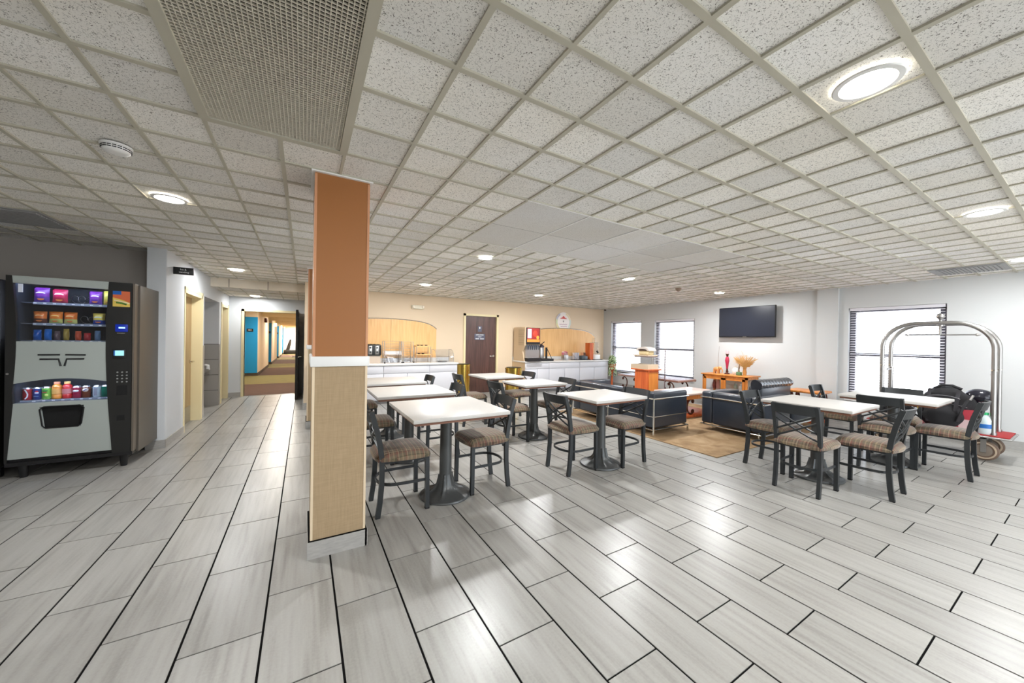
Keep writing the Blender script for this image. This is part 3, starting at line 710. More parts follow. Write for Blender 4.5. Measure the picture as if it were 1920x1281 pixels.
def wire_rack(x0, x1, y0, y1, h, label, lower):
    t = thing('wire_rack', label, 'rack', ((x0 + x1) / 2, (y0 + y1) / 2, Z), group=None); O = ((x0 + x1) / 2, (y0 + y1) / 2, Z)
    for sx in (x0, x1):
        b = MB(O); b.tube([(sx, y0, Z), (sx, y0 + .02, Z + h * .5), (sx, y0 + .07, Z + h), (sx, y1, Z + h), (sx, y1, Z)], .008, WMETAL, 6); b.build('side_frame', t)
    n = 9
    b = MB(O)
    for i in range(n): z_ = Z + .04 + (h - .04) * i / (n - 1); b.tube([(x0, y1, z_), (x1, y1, z_)], .003, WMETAL, 5)
    for i in range(4): z_ = Z + h * (.55 + .15 * i); yy = y0 + .02 + .05 * max(0, (i - 0)) / 3; b.tube([(x0, yy, z_), (x1, yy, z_)], .003, WMETAL, 5)
    b.build('wires', t)['kind'] = 'stuff'
    b = MB(O)
    for a, c in (((x0 + .012, y0 + .015, Z + .01), (x1 - .012, y0 + .020, Z + lower)), ((x0 + .012, y0 + .02, Z + .01), (x0 + .018, y1 - .02, Z + lower)), ((x1 - .018, y0 + .02, Z + .01), (x1 - .012, y1 - .02, Z + lower)), ((x0 + .012, y1 - .02, Z + .01), (x1 - .012, y1 - .015, Z + lower))): b.box(a, c, CLEAR)
    b.build('acrylic_bin', t)
    for sx in (x0, x1):
        b = MB(O); b.ball((sx, y0, Z + .012), .018, BLK, 8, 6); b.build('foot', t)
wire_rack(1.48, 1.84, 7.80, 8.08, .47, 'tall wire rack with a clear acrylic bin next to the toaster', .26)
wire_rack(1.88, 2.10, 7.84, 8.10, .46, 'narrower wire rack with a clear bin, right of the taller one', .14)
t = thing('tiered_stand', 'two-tier wooden serving stand with dark items on its shelves, on the buffet counter', 'stand', (2.32, 7.95, Z)); O = (2.32, 7.95, Z)
for z_ in (.17, .36):
    b = MB(O); b.box((2.16, 7.85, Z + z_), (2.50, 8.08, Z + z_ + .018), MAPLE); b.build('shelf', t)
b = MB(O)
for x, y in ((2.17, 7.86), (2.49, 7.86), (2.17, 8.07), (2.49, 8.07)): b.tube([(x, y, Z), (x, y, Z + .37)], .008, WMETAL, 6)
b.build('frame', t)
for k, (x, z_) in enumerate(((2.22, .378), (2.30, .378), (2.40, .378), (2.24, .188), (2.33, .188))):
    tag(MB((x, 7.93, Z + z_)).lathe([(.028, 0), (.036, .018), (.034, .022)], BLK, (x, 7.93, Z + z_), 12).build('lidded_tub', loc=(x, 7.93, Z + z_)), ['left dark tub on the upper shelf of the tiered stand', 'middle dark tub on the upper shelf of the tiered stand', 'right dark tub on the upper shelf of the tiered stand', 'left dark tub on the lower shelf of the tiered stand', 'right dark tub on the lower shelf of the tiered stand'][k], 'tub', 'dark tubs on the tiered stand' + (' upper shelf' if z_ > .3 else ' lower shelf'))
t = thing('pastry_case', 'clear curved pastry case at the right end of the buffet counter', 'display case', (2.82, 7.95, Z)); O = (2.82, 7.95, Z)
cv = [(7.80, Z + .01), (7.80, Z + .12), (7.82, Z + .20), (7.87, Z + .26), (7.95, Z + .29), (8.12, Z + .29)]
b = MB(O)
for i in range(len(cv) - 1):
    (ya, za), (yb, zb) = cv[i], cv[i + 1]; b.add([(2.60, ya, za), (3.02, ya, za), (3.02, yb, zb), (2.60, yb, zb), (2.60, ya + .004, za), (3.02, ya + .004, za), (3.02, yb, zb - .004), (2.60, yb, zb - .004)], [(0, 1, 2, 3), (7, 6, 5, 4), (0, 4, 5, 1), (3, 2, 6, 7)], CLEAR)
b.build('curved_front', t)
for x in (2.60, 3.02):
    b = MB(O); b.tube([(x, a, c) for a, c in cv] + [(x, 8.12, Z + .01)], .006, WMETAL, 6); b.build('frame', t)
b = MB(O); b.box((2.61, 7.82, Z + .12), (3.01, 8.10, Z + .125), CLEAR); b.build('shelf', t)
b = MB(O); b.lathe([(.09, .005), (.12, .02), (.122, .03)], STEEL, (2.80, 7.95, Z), 20); b.build('tray', t)

# ---- drink counter items
Z = CBZ
t = thing('soda_dispenser', 'beige and black soda dispenser with a lit drink picture on the drink counter', 'dispenser', (5.14, 7.9, Z)); O = (5.14, 7.9, Z)
b = MB(O); prof = [(7.66, Z + .30), (7.64, Z + .88), (8.22, Z + .88), (8.22, Z + .02), (7.70, Z + .02)]
b.prism([(8.22, Z), (7.70, Z), (7.78, Z + .25), (7.68, Z + .42), (7.66, Z + .885), (8.22, Z + .885)], 4.90, 5.38, BEIGEP, axis='x'); b.build('cabinet', t)
b = MB(O)
for i in range(14): z_ = Z + .42 + .03 * i; b.box((4.897, 7.70, z_), (4.900, 7.98, z_ + .008), mat('vent_slot', (150, 130, 104), .6))
b.build('side_louvres', t)
b = MB(O); b.box((4.93, 7.645, Z + .44), (5.36, 7.662, Z + .875), BLK); b.build('door_front', t)
b = MB(O); gx = 4.955
b.box((gx, 7.640, Z + .50), (5.34, 7.646, Z + .86), mat('picture_dark_red', (150, 40, 34), .3, emit=(170, 50, 40), es=.15))
b.box((gx + .01, 7.636, Z + .60), (gx + .13, 7.641, Z + .84), mat('picture_ice', (190, 190, 215), .3, emit=(190, 190, 220), es=.2))
b.box((gx, 7.636, Z + .50), (5.34, 7.641, Z + .57), mat('picture_orange', (240, 140, 60), .3, emit=(240, 140, 60), es=.2))
b.ball((5.20, 7.638, Z + .72), .07, mat('picture_red_fruit', (220, 60, 40), .3, emit=(220, 60, 40), es=.2), sc=(1, .15, 1.2)); b.ball((5.28, 7.637, Z + .62), .045, mat('picture_orange_fruit', (245, 160, 60), .3, emit=(245, 160, 60), es=.2), sc=(1, .15, 1.1)); b.build('lit_picture', t)
b = MB(O); b.box((4.93, 7.68, Z + .08), (5.36, 7.78, Z + .44), STEEL); b.build('splash_panel', t)
for i in range(6):
    b = MB(O); x = 4.98 + .067 * i; b.tube([(x, 7.67, Z + .42), (x, 7.62, Z + .38), (x, 7.63, Z + .30)], [.018, .022, .012], mat('valve_grey', (70, 76, 88), .35), 8); b.build('valve', t)
b = MB(O); b.box((4.93, 7.56, Z), (5.36, 7.76, Z + .09), BLK); b.box((4.95, 7.57, Z + .09), (5.34, 7.75, Z + .095), STEEL); b.build('drip_tray', t)
t = thing('coffee_urn', 'steel coffee urn with a black lid beside the soda dispenser', 'coffee urn', (5.56, 7.85, Z)); O = (5.56, 7.85, Z)
b = MB(O); b.lathe([(.085, .06), (.09, .09), (.09, .33), (.08, .36)], STEEL, (5.53, 7.85, Z), 24); b.build('body', t)
b = MB(O); b.lathe([(.092, .36), (.095, .39), (.06, .43), (.02, .45)], mat('lid_dark_purple', (48, 40, 56), .4), (5.53, 7.85, Z), 20); b.build('lid', t)
b = MB(O); b.tube([(5.46, 7.78, Z + .37), (5.49, 7.72, Z + .47), (5.56, 7.72, Z + .51)], .012, BLK, 6); b.build('handle', t)
b = MB(O); b.box((5.42, 7.62, Z), (5.80, 7.98, Z + .06), BLK); b.build('drip_base', t)
b = MB(O); b.tube([(5.63, 7.7, Z + .33), (5.70, 7.7, Z + .22), (5.79, 7.7, Z + .06)], .009, BLK, 6); b.box((5.62, 7.72, Z + .06), (5.66, 7.76, Z + .36), BLK); b.build('side_brace', t)
t = thing('condiment_bin', 'steel bin of pink and dark packets in the middle of the drink counter', 'organizer', (6.36, 7.85, Z)); O = (6.36, 7.85, Z)
b = MB(O); b.rbox((6.28, 7.78, Z), (6.44, 7.92, Z + .15), STEEL, .01); b.build('body', t)
b = MB(O); pkc = [mat('packet_pink', (206, 120, 136), .6), mat('packet_white', (226, 214, 210), .6), mat('packet_brown', (96, 70, 60), .6)]
for i in range(14): x = 6.29 + .0105 * i; b.box((x, 7.80, Z + .14), (x + .007, 7.90, Z + .22 + .03 * math.sin(i * 2.3)), pkc[i % 3])
o_ = b.build('packets', t); o_['kind'] = 'stuff'
t = thing('cup_organizer', 'slanted cup and lid organizer with dark compartments on the drink counter', 'organizer', (6.95, 7.85, Z)); O = (6.95, 7.85, Z)
b = MB(O); b.prism([(7.74, Z), (8.02, Z), (8.02, Z + .22), (7.74, Z + .03)], 6.72, 6.74, CLEAR, axis='x'); b.prism([(7.74, Z), (8.02, Z), (8.02, Z + .22), (7.74, Z + .03)], 7.22, 7.24, CLEAR, axis='x'); b.box((6.72, 7.74, Z), (7.24, 8.02, Z + .012), BLK); b.build('tray', t)
b = MB(O); b.rbox((6.92, 7.76, Z + .012), (7.06, 7.88, Z + .13), mat('bin_slate', (70, 76, 80), .5), .01); b.rbox((7.08, 7.80, Z + .012), (7.18, 7.92, Z + .11), mat('bin_blue_grey', (100, 116, 126), .5), .01); b.build('compartments', t)
for i, (x, cc) in enumerate(((6.78, (230, 214, 206)), (6.86, (206, 208, 220)), (6.95, (200, 202, 214)), (7.10, (214, 150, 110)), (7.2, (110, 80, 70)))):
    tag(MB((x, 7.96, Z)).lathe([(.026, .012), (.036, .20), (.038, .205)], mat('cup_%d' % i, cc, .6), (x, 7.96, Z), 14).build('paper_cup_stack', loc=(x, 7.96, Z)), ['cream paper cup stack at the left of the cup organizer', 'pale grey cup stack, second in the cup organizer', 'grey-blue cup stack behind the slate compartment', 'orange-brown cup stack in the cup organizer', 'dark brown cup stack at the right of the cup organizer'][i], 'cups', 'cup stacks in the organizer')
t = thing('cereal_dispenser', 'tall wood and clear dispenser at the right end of the drink counter', 'dispenser', (7.46, 7.9, Z)); O = (7.46, 7.9, Z)
b = MB(O); b.box((7.28, 7.82, Z), (7.42, 8.02, Z + .50), REDWOOD); b.build('wooden_side', t)
b = MB(O); b.box((7.43, 7.80, Z + .17), (7.60, 8.0, Z + .52), CLEAR); b.tube([(7.47, 7.9, Z + .5), (7.47, 7.9, Z + .66)], .02, CLEAR, 8); b.tube([(7.54, 7.9, Z + .5), (7.54, 7.9, Z + .66)], .018, CLEAR, 8); b.build('clear_hopper', t)
b = MB(O); b.rbox((7.42, 7.74, Z + .01), (7.62, 7.98, Z + .15), TRIMW, .01); b.box((7.38, 7.72, Z), (7.70, 8.0, Z + .012), BLK); b.build('base', t)
b = MB(O); b.tube([(7.50, 7.76, Z + .27), (7.53, 7.74, Z + .20)], .028, BLK, 8); b.build('spout', t)
# pothos beside the counter
t = thing('trailing_plant', 'trailing pale-green plant on a tall pot stand by the corner window', 'plant', (8.0, 7.62, 0)); O = (8.0, 7.62, 0)
b = MB(O); b.lathe([(.10, 0), (.12, .02), (.10, .04), (.03, .08), (.03, .50), (.09, .54)], REDWOOD, (8.0, 7.62, 0), 16); b.build('stand', t)
b = MB(O); b.lathe([(.08, .54), (.11, .70), (.12, .71)], mat('clay_pot', (190, 120, 90), .7), (8.0, 7.62, 0), 18); b.build('pot', t)
b = MB(O); rnd = random.Random(3)
for i in range(260):
    a = rnd.uniform(0, 6.28); rr = rnd.uniform(.03, .135); z_ = .74 + rnd.uniform(-.02, .30) * (1 - rr / .3) if i < 140 else rnd.uniform(.35, .78)
    if i >= 140: rr = rnd.uniform(.10, .14)
    c = Vector((8.0 + rr * math.cos(a), 7.62 + rr * math.sin(a), z_)); s_ = rnd.uniform(.025, .045)
    M_ = Matrix.Translation(c) @ Matrix.Rotation(a, 4, 'Z') @ Matrix.Rotation(rnd.uniform(.2, 1.6), 4, 'Y')
    b.add([(-s_, 0, 0), (0, -s_ * .6, .004), (s_ * 1.3, 0, -.004), (0, s_ * .6, .004)], [(0, 1, 2, 3)], LEAF if i % 3 == 0 else mat('pale_leaf', (186, 204, 160), .5), M=M_)
b.build('leaves', t, fix=False)

# ================================================================== BRASS BINS
def brass_bin(x, y, h, r, label):
    t = thing('waste_bin', label, 'bin', (x, y, 0), group=None); O = (x, y, 0)
    b = MB(O); b.lathe([(r, 0), (r, h - .03), (r + .006, h - .028), (r + .006, h)], BRASS, (x, y, 0), 32); b.build('body', t)
    b = MB(O); b.lathe([(r - .02, h), (r - .03, h - .02), (.02, h - .03)], BLK, (x, y, .012), 24); b.build('lid', t)
brass_bin(3.27, 7.83, .78, .165, 'polished brass bin left of the service door, at the end of the buffet counter')
brass_bin(4.36, 7.30, .71, .20, 'wider polished brass bin right of the service door')

# ================================================================== SOFAS AND LOUNGE
def cube_sofa(x0, x1, y0, y1, h, label, back='-X', nseat=2, arms=True, name='tube_frame_sofa'):
    t = thing(name, label, 'sofa', ((x0 + x1) / 2, (y0 + y1) / 2, 0)); O = ((x0 + x1) / 2, (y0 + y1) / 2, 0)
    rz = (.10, .29, h - .09); p = .006
    for x in (x0 - p, x1 + p):
        for y in (y0 - p, y1 + p):
            if nseat == 1: xx = x + (.12 if x < x0 else -.12); yy = y + (.12 if y < y0 else -.12)
            else: xx, yy = x, y
            b = MB(O); b.tube([(xx, yy, .011), (xx, yy, rz[2] if nseat > 1 and x < x0 else rz[0])], .013, CHROME, 10); b.build('leg', t)
    
    if nseat > 1: b = MB(O); b.tube([(x0 - p, (y0 + y1) / 2, rz[0]), (x0 - p, (y0 + y1) / 2, rz[2])], .008, CHROME, 8); b.build('middle_post', t)
    for z, r in ((rz[0], .011), (rz[1], .006), (rz[2], .012)):
        if nseat == 1 and z == rz[1]: continue
        b = MB(O); pp = [(x1 + p, y0 - p, z), (x0 - p, y0 - p, z), (x0 - p, y1 + p, z), (x1 + p, y1 + p, z)]
        for a, c in zip(pp, pp[1:]): b.tube([a, c], r, CHROME, 8)
        if z == rz[0]: b.tube([pp[0], pp[-1]], r, CHROME, 8)
        b.build('frame_rail', t)
    b = MB(O); b.rbox((x0, y0 + .17, .12), (x0 + .18, y1 - .17, h), BLACKL, .03, 3); b.build('back_cushion', t)
    for a, c in ((y0, y0 + .17), (y1 - .17, y1)):
        b = MB(O); b.rbox((x0, a, .12), (x1, c, h), BLACKL, .03, 3); b.build('arm_cushion', t)
    for i in range(nseat):
        wv = (y1 - y0 - .34) / nseat; b = MB(O); b.rbox((x0 + .18, y0 + .17 + wv * i, .12), (x1, y0 + .17 + wv * (i + 1), .27), BLACKL, .03, 3); b.rbox((x0 + .18, y0 + .17 + wv * i, .27), (x1 + .01, y0 + .17 + wv * (i + 1), .42), BLACKL, .035, 3); b.build('seat_cushion', t)
cube_sofa(4.37, 5.17, 3.35, 5.12, .64, 'long black leather sofa in a chrome tube frame, its back to the dining tables')
cube_sofa(5.47, 6.27, 2.42, 3.31, .615, 'black leather tube-frame armchair on the rug, right of the long sofa', nseat=1, name='tube_frame_armchair')
t = thing('leather_settee', 'black settee with a shiny tufted roll back, beyond the front right-hand table', 'sofa', (6.85, 2.75, 0)); O = (6.85, 2.75, 0)
b = MB(O); b.rbox((6.36, 2.42, .16), (7.42, 3.10, .40), BLACKL, .04, 3); b.build('seat', t)
b = MB(O); b.rbox((6.36, 2.86, .36), (7.42, 3.06, .68), BLACKL, .04, 3); b.build('backrest', t)
b = MB(O)
def tuf(d): return d
n = 40; segs = 18; vs = []; fs = []
for i in range(n + 1):
    x = 6.34 + 1.1 * i / n; 
    for k in range(segs):
        a = 2 * math.pi * k / segs; r = .085 - .008 * (math.cos(i / n * math.pi * 22) * math.cos(a * 3)) ; vs.append((x, 2.93 + r * math.cos(a), .70 + r * math.sin(a)))
for i in range(n):
    for k in range(segs): fs.append((i * segs + k, i * segs + (k + 1) % segs, (i + 1) * segs + (k + 1) % segs, (i + 1) * segs + k))
fs.append(tuple(range(segs))); fs.append(tuple(n * segs + k for k in range(segs)))
b.add(vs, fs, mat('glossy_black_vinyl', (44, 46, 52), .2, coat=.5), True); b.build('tufted_roll', t)
for x in (6.40, 7.38):
    for y in (2.46, 3.02):
        b = MB(O); b.tube([(x, y, 0), (x, y, .17)], .014, CHROME, 8); b.build('leg', t)
b = MB(O); b.tube([(6.36, 2.41, .17), (7.42, 2.41, .17)], .010, CHROME, 8); b.build('front_rail', t)
tag(MB((5.8, 3.9, 0)).box((4.27, 2.38, .001), (7.55, 5.45, .010), RUG).build('area_rug', loc=(5.8, 3.9, 0)), 'tan patterned rug under the black sofas', 'rug')

def scroll(b, c, rx, rz, axis, m_, r=.016, flip=1):   # C-shaped iron scroll in a vertical plane
    P = []
    for i in range(29):
        a = R_(50 + i * 260 / 28); P.append((math.cos(a) * rx * flip, math.sin(a) * rz))
    e0, e1 = P[0], P[-1]
    head = [(e0[0] - flip * .35 * rx * (1 - math.cos(R_(a))) * .5, e0[1] - .30 * rz * math.sin(R_(a)) * .8) for a in range(240, 0, -40)]
    tail = [(e1[0] - flip * .35 * rx * (1 - math.cos(R_(a))) * .5, e1[1] + .30 * rz * math.sin(R_(a)) * .8) for a in range(40, 260, 40)]
    Q = head + P + tail
    pts = [(c[0] + (q[0] if axis == 'x' else 0), c[1] + (q[0] if axis == 'y' else 0), c[2] + q[1]) for q in Q]
    b.tube(pts, r, m_, 8)
t = thing('coffee_table', 'low wooden coffee table on C-shaped dark scrolls, between the sofas', 'coffee table', (6.3, 4.15, 0)); O = (6.3, 4.15, 0)
b = MB(O); b.rbox((5.86, 3.84, .42), (6.95, 4.50, .455), PINK, .01); b.build('tabletop', t)
b = MB(O); b.box((5.90, 3.88, .34), (6.91, 4.46, .42), HONEY); b.build('apron', t)
for x, y in ((6.12, 3.90), (6.72, 3.90), (6.12, 4.44), (6.72, 4.44)):
    b = MB(O); scroll(b, (x, y, .21), .12, .13, 'x', BROWNI, .018, 1 if x < 6.4 else -1); b.build('scroll_leg', t)
b = MB(O); b.rbox((5.92, 3.86, .012), (6.90, 4.48, .06), REDWOOD, .01); b.build('base', t)
t = thing('console_table', 'long window-side table with a thick brown edge and scroll legs', 'console table', (7.25, 5.45, 0)); O = (7.25, 5.45, 0)
b = MB(O); b.rbox((6.93, 4.72, .51), (7.60, 6.40, .555), mat('brown_table_edge', (150, 116, 104), .35), .008); b.build('tabletop', t)
b = MB(O); b.box((6.95, 4.74, .556), (7.58, 6.38, .562), CLEAR); b.build('glass_plate', t)
for y in (4.95, 5.4, 5.9, 6.25):
    for x in (7.0, 7.5):
        b = MB(O); scroll(b, (x, y, .36), .09, .13, 'y', BROWNI, .013); b.tube([(x, y, .01), (x, y, .24)], .013, BROWNI, 6); b.build('scroll_leg', t)
t = thing('side_table', 'small honey wood side table with a dark scroll, right of the tufted settee', 'side table', (7.75, 2.8, 0)); O = (7.75, 2.8, 0)
b = MB(O); b.rbox((7.50, 2.48, .53), (8.0, 3.0, .565), HONEY, .01); b.build('tabletop', t)
b = MB(O); b.box((7.54, 2.52, .02), (7.96, 2.96, .06), REDWOOD); b.build('base', t)
for x, y in ((7.62, 2.54), (7.88, 2.54), (7.62, 2.94), (7.88, 2.94)):
    b = MB(O); scroll(b, (x, y, .30), .08, .22, 'x', BROWNI, .015, 1 if x < 7.7 else -1); b.build('scroll_leg', t)
# pedestal with the model house display
PX_, PY_ = 6.25, 4.95
t = thing('wooden_pedestal', 'orange wooden pedestal cabinet standing before the far windows', 'pedestal', (PX_ + .17, PY_ + .17, 0)); O = (PX_ + .17, PY_ + .17, 0)
b = MB(O); b.box((PX_, PY_, .0), (PX_ + .34, PY_ + .34, .775), REDWOOD); b.build('body', t)
b = MB(O); b.rbox((PX_ - .05, PY_ - .05, .775), (PX_ + .38, PY_ + .42, .80), REDWOOD, .004); b.build('top', t)
b = MB(O); b.box((PX_ + .03, PY_ - .008, .06), (PX_ + .31, PY_, .73), HONEY); b.build('door', t)  # lighter panel colour paints the sunlit right face of the pedestal
t = thing('display_case', 'beige-based glass display case on the wooden pedestal', 'display case', (6.42, 5.13, .80)); O = (6.42, 5.13, .80)
bm_ = mat('beige_stone', (206, 186, 160), .6)
b = MB(O); b.box((6.22, 4.93, .80), (6.56, 5.38, .90), bm_); b.build('plinth', t)
b = MB(O); b.box((6.27, 4.98, .90), (6.50, 5.28, 1.05), CLEAR); b.build('glass_box', t)
b = MB(O); b.box((6.26, 4.97, 1.05), (6.53, 5.32, 1.075), mat('mauve_board', (150, 136, 138), .5)); b.box((6.24, 4.95, 1.075), (6.55, 5.34, 1.10), bm_); b.build('lid', t)
t = thing('straw_ornament', 'straw-coloured ornament with a dark curved opening on top of the display case', 'ornament', (6.4, 5.12, 1.10)); O = (6.4, 5.12, 1.10)
sm = mat('pale_straw', (226, 206, 160), .8)
b = MB(O); b.rbox((6.28, 4.98, 1.10), (6.48, 5.24, 1.20), sm, .03, 3); b.build('body', t)
b = MB(O); b.prism([(4.94, 1.19), (5.30, 1.19), (5.22, 1.26), (5.10, 1.275), (4.98, 1.25)], 6.26, 6.50, mat('pale_roof', (224, 214, 206), .7), axis='x'); b.build('roof', t)
b = MB(O); b.prism([(4.99, 1.19)] + [(5.11 - .12 * math.cos(R_(a)), 1.19 + .04 * math.sin(R_(a))) for a in range(15, 166, 15)] + [(5.23, 1.19)], 6.255, 6.262, mat('dark_opening', (70, 50, 40), .8), axis='x'); b.build('opening', t)
t = thing('wire_magazine_rack', 'thin wire rack with stacked shelves beside the pedestal, against the window', 'rack', (7.0, 5.05, 0)); O = (7.0, 5.05, 0)
b = MB(O)
for z_ in [.60 + .055 * i for i in range(9)]: b.tube([(6.86, 5.00, z_), (6.86, 5.32, z_)], .004, WMETAL, 5)
b.build('shelf_wires', t)
b = MB(O); b.tube([(6.86, 4.99, 0), (6.86, 4.99, 1.24)], .011, mat('dull_post', (120, 106, 110), .5), 8); b.tube([(6.86, 5.33, 0), (6.86, 5.33, 1.1)], .008, WMETAL, 6); b.build('post', t)
b = MB(O); b.tube([(6.86, 4.9, .012), (6.86, 5.4, .012)], .012, BLK, 6); b.build('foot', t)

# display cabinet with glass doors
cx0, cx1, cy0, cy1, ch = 7.70, 8.16, 3.72, 4.64, .71
t = thing('glass_door_cabinet', 'honey wood cabinet with two glass doors under the television', 'cabinet', (7.93, 4.18, 0)); O = (7.93, 4.18, 0)
b = MB(O); b.rbox((cx0 - .03, cy0 - .03, ch - .025), (cx1 + .02, cy1 + .03, ch), HONEY, .004); b.build('top', t)
b = MB(O)
for x in (cx0, cx1 - .04):
    for y in (cy0, cy1 - .04): b.box((x, y, 0), (x + .04, y + .04, ch - .025), HONEY)
b.box((cx0, cy0, .05), (cx1, cy1, .09), HONEY); b.box((cx0, cy0, ch - .07), (cx1, cy1, ch - .025), HONEY); b.box((cx1 - .012, cy0, .05), (cx1, cy1, ch - .03), mat('cabinet_pale_back', (232, 236, 226), .6)); b.build('carcass', t)
b = MB(O); b.box((cx0 + .03, cy0 + .02, .37), (cx1 - .02, cy1 - .02, .376), CLEAR); b.build('shelf', t)
b = MB(O); b.box((cx0 + .04, cy0 + .008, .09), (cx1 - .04, cy0 + .012, ch - .07), GLASS); b.build('side_glass', t)
for a, c in ((cy0 + .04, 4.175), (4.185, cy1 - .04)):
    b = MB(O)
    for p0, p1 in (((cx0 - .016, a, .09), (cx0, a + .045, ch - .07)), ((cx0 - .016, c - .045, .09), (cx0, c, ch - .07)), ((cx0 - .016, a, .09), (cx0, c, .13)), ((cx0 - .016, a, ch - .11), (cx0, c, ch - .07))): b.box(p0, p1, HONEY)
    d_ = b.build('door', t)
    b = MB(O); b.box((cx0 - .010, a + .045, .13), (cx0 - .006, c - .045, ch - .11), GLASS); b.build('pane', d_)
    k_ = c - .02 if a < 4 else a + .02
    b = MB(O); b.ball((cx0 - .024, k_, .42), .010, BRASS, 8, 6); b.build('knob', d_)
cc = [((120, 60, 60), 4.50, .18), ((196, 150, 150), 4.42, .22), ((236, 230, 210), 4.32, .15), ((150, 170, 150), 4.05, .16), ((226, 226, 220), 3.95, .14), ((120, 130, 130), 3.86, .17)]
nm = ['maroon', 'pink', 'ivory', 'sage', 'white', 'slate']
for i, (c_, y, h_) in enumerate(cc):
    for z_, sfx in ((.376, 'upper'), (.09, 'lower')):
        x = 7.92
        tag(MB((x, y, z_)).lathe([(.03, .001), (.042, h_ * .3), (.035, h_ * .7), (.022, h_ * .85), (.028, h_)], mat('ware_' + nm[i], c_, .3), (x, y, z_), 14).build('ceramic_vase', loc=(x, y, z_)), '%s vase on the %s shelf inside the glass-door cabinet' % (nm[i], sfx), 'vase', 'vases inside the glass-door cabinet')
# things on the cabinet
t = thing('elephant_figurine', 'small tan elephant figurine at the left end of the cabinet top', 'figurine', (7.86, 4.42, ch)); O = (7.86, 4.42, ch)
tn = mat('tan_ceramic', (206, 150, 92), .4)
b = MB(O); b.ball((7.86, 4.42, ch + .10), .055, tn, sc=(.8, 1.35, .9)); b.ball((7.86, 4.345, ch + .125), .036, tn)
for x in (7.835, 7.885):
    for y in (4.38, 4.465): b.tube([(x, y, ch + .09), (x, y, ch + .001)], .016, tn, 8)
b.tube([(7.86, 4.32, ch + .12), (7.86, 4.295, ch + .08), (7.86, 4.30, ch + .03)], [.014, .011, .008], tn, 8); b.build('body', t)
b = MB(O)
for s in (-1, 1): b.ball((7.86 + s * .03, 4.355, ch + .13), .028, tn, sc=(.2, .8, 1))
b.build('ears', t)
t = thing('reed_in_vase', 'single tall thin reed rising from a small pot at the cabinet left', 'vase', (7.95, 4.45, ch)); O = (7.95, 4.45, ch)
b = MB(O); b.lathe([(.02, .001), (.035, .05), (.02, .10), (.024, .12)], tn, (7.98, 4.46, ch), 12); b.build('pot', t)
b = MB(O); b.tube([(7.98, 4.46, ch + .05), (7.98, 4.455, ch + .35), (7.98, 4.44, ch + .60)], [.004, .003, .002], mat('reed_brown', (120, 96, 86), .7), 5); b.build('reed', t)
t = thing('tall_red_candlestick', 'tall turned candlestick with a red body and bronze foot on the cabinet', 'candlestick', (7.9, 4.22, ch)); O = (7.9, 4.22, ch)
b = MB(O); b.lathe([(.055, .001), (.05, .02), (.02, .04), (.028, .06), (.016, .10), (.022, .12)], BROWNI, (7.9, 4.22, ch), 18); b.build('foot', t)
b = MB(O); b.lathe([(.018, .12), (.026, .20), (.042, .29), (.036, .34), (.02, .38)], mat('ruby_glass', (178, 44, 74), .25), (7.9, 4.22, ch), 18); b.build('body', t)
b = MB(O); b.lathe([(.018, .38), (.026, .42), (.034, .44), (.014, .445)], BROWNI, (7.9, 4.22, ch), 16); b.build('cup', t)
b = MB(O); b.lathe([(.03, .44), (.034, .49), (.022, .52)], mat('frosted_pink_glass', (206, 176, 180), .3), (7.9, 4.22, ch), 16); b.build('votive', t)
t = thing('lidded_jar', 'pale white lidded jar between the candlestick and the green pot', 'jar', (7.95, 4.07, ch)); O = (7.95, 4.07, ch)
b = MB(O); b.lathe([(.045, .001), (.065, .04), (.065, .12), (.04, .15)], mat('milk_glass', (222, 226, 226), .2), (7.95, 4.07, ch), 20); b.build('body', t)
b = MB(O); b.lathe([(.04, .15), (.03, .165), (.008, .175), (.012, .19)], mat('jar_lid', (200, 190, 170), .4), (7.95, 4.07, ch), 16); b.build('lid', t)
t = thing('green_pot', 'small square green pot holding a knobbly twig on the cabinet', 'pot', (7.85, 3.95, ch)); O = (7.85, 3.95, ch)
b = MB(O); b.rbox((7.81, 3.91, ch), (7.89, 3.99, ch + .07), mat('green_glaze', (90, 124, 88), .35), .006); b.build('body', t)
b = MB(O); b.tube([(7.85, 3.95, ch + .07), (7.86, 3.96, ch + .12), (7.84, 3.945, ch + .17), (7.86, 3.95, ch + .24)], [.018, .012, .016, .006], mat('twig_brown', (110, 84, 50), .8), 6); b.build('twig', t)
t = thing('dried_grass_bouquet', 'fan of straw-coloured dried grass in a vase on the cabinet', 'dried flowers', (7.93, 3.86, ch)); O = (7.93, 3.86, ch)
b = MB(O); b.lathe([(.03, .001), (.04, .06), (.028, .13), (.035, .16)], mat('amber_vase', (196, 140, 76), .35), (7.93, 3.88, ch), 14); b.build('vase', t)
b = MB(O); rnd = random.Random(5)
for i in range(260):
    a = rnd.uniform(-1.15, 1.15); bz = rnd.uniform(-.5, .5); L_ = rnd.uniform(.10, .33)
    d = Vector((bz * .5, a * .75, 1)).normalized(); p0 = Vector((7.93, 3.88, ch + .13)); p1 = p0 + d * L_ * .6; p2 = p0 + d * L_ + Vector((0, a * .03, -.02))
    b.tube([p0, p1, p2], [.0015, .002, .0035], STRAW, 4)
for i in range(240):
    c = Vector((7.90 + rnd.gauss(0, .03), 3.90 + rnd.gauss(0, .075), ch + .30 + rnd.gauss(0, .065))); d = Vector((rnd.gauss(0, 1), rnd.gauss(0, 1), rnd.gauss(.3, 1))).normalized() * .035
    b.tube([c - d, c, c + d], [.001, .002, .001], STRAW, 4)
b.build('grass', t)['kind'] = 'stuff'

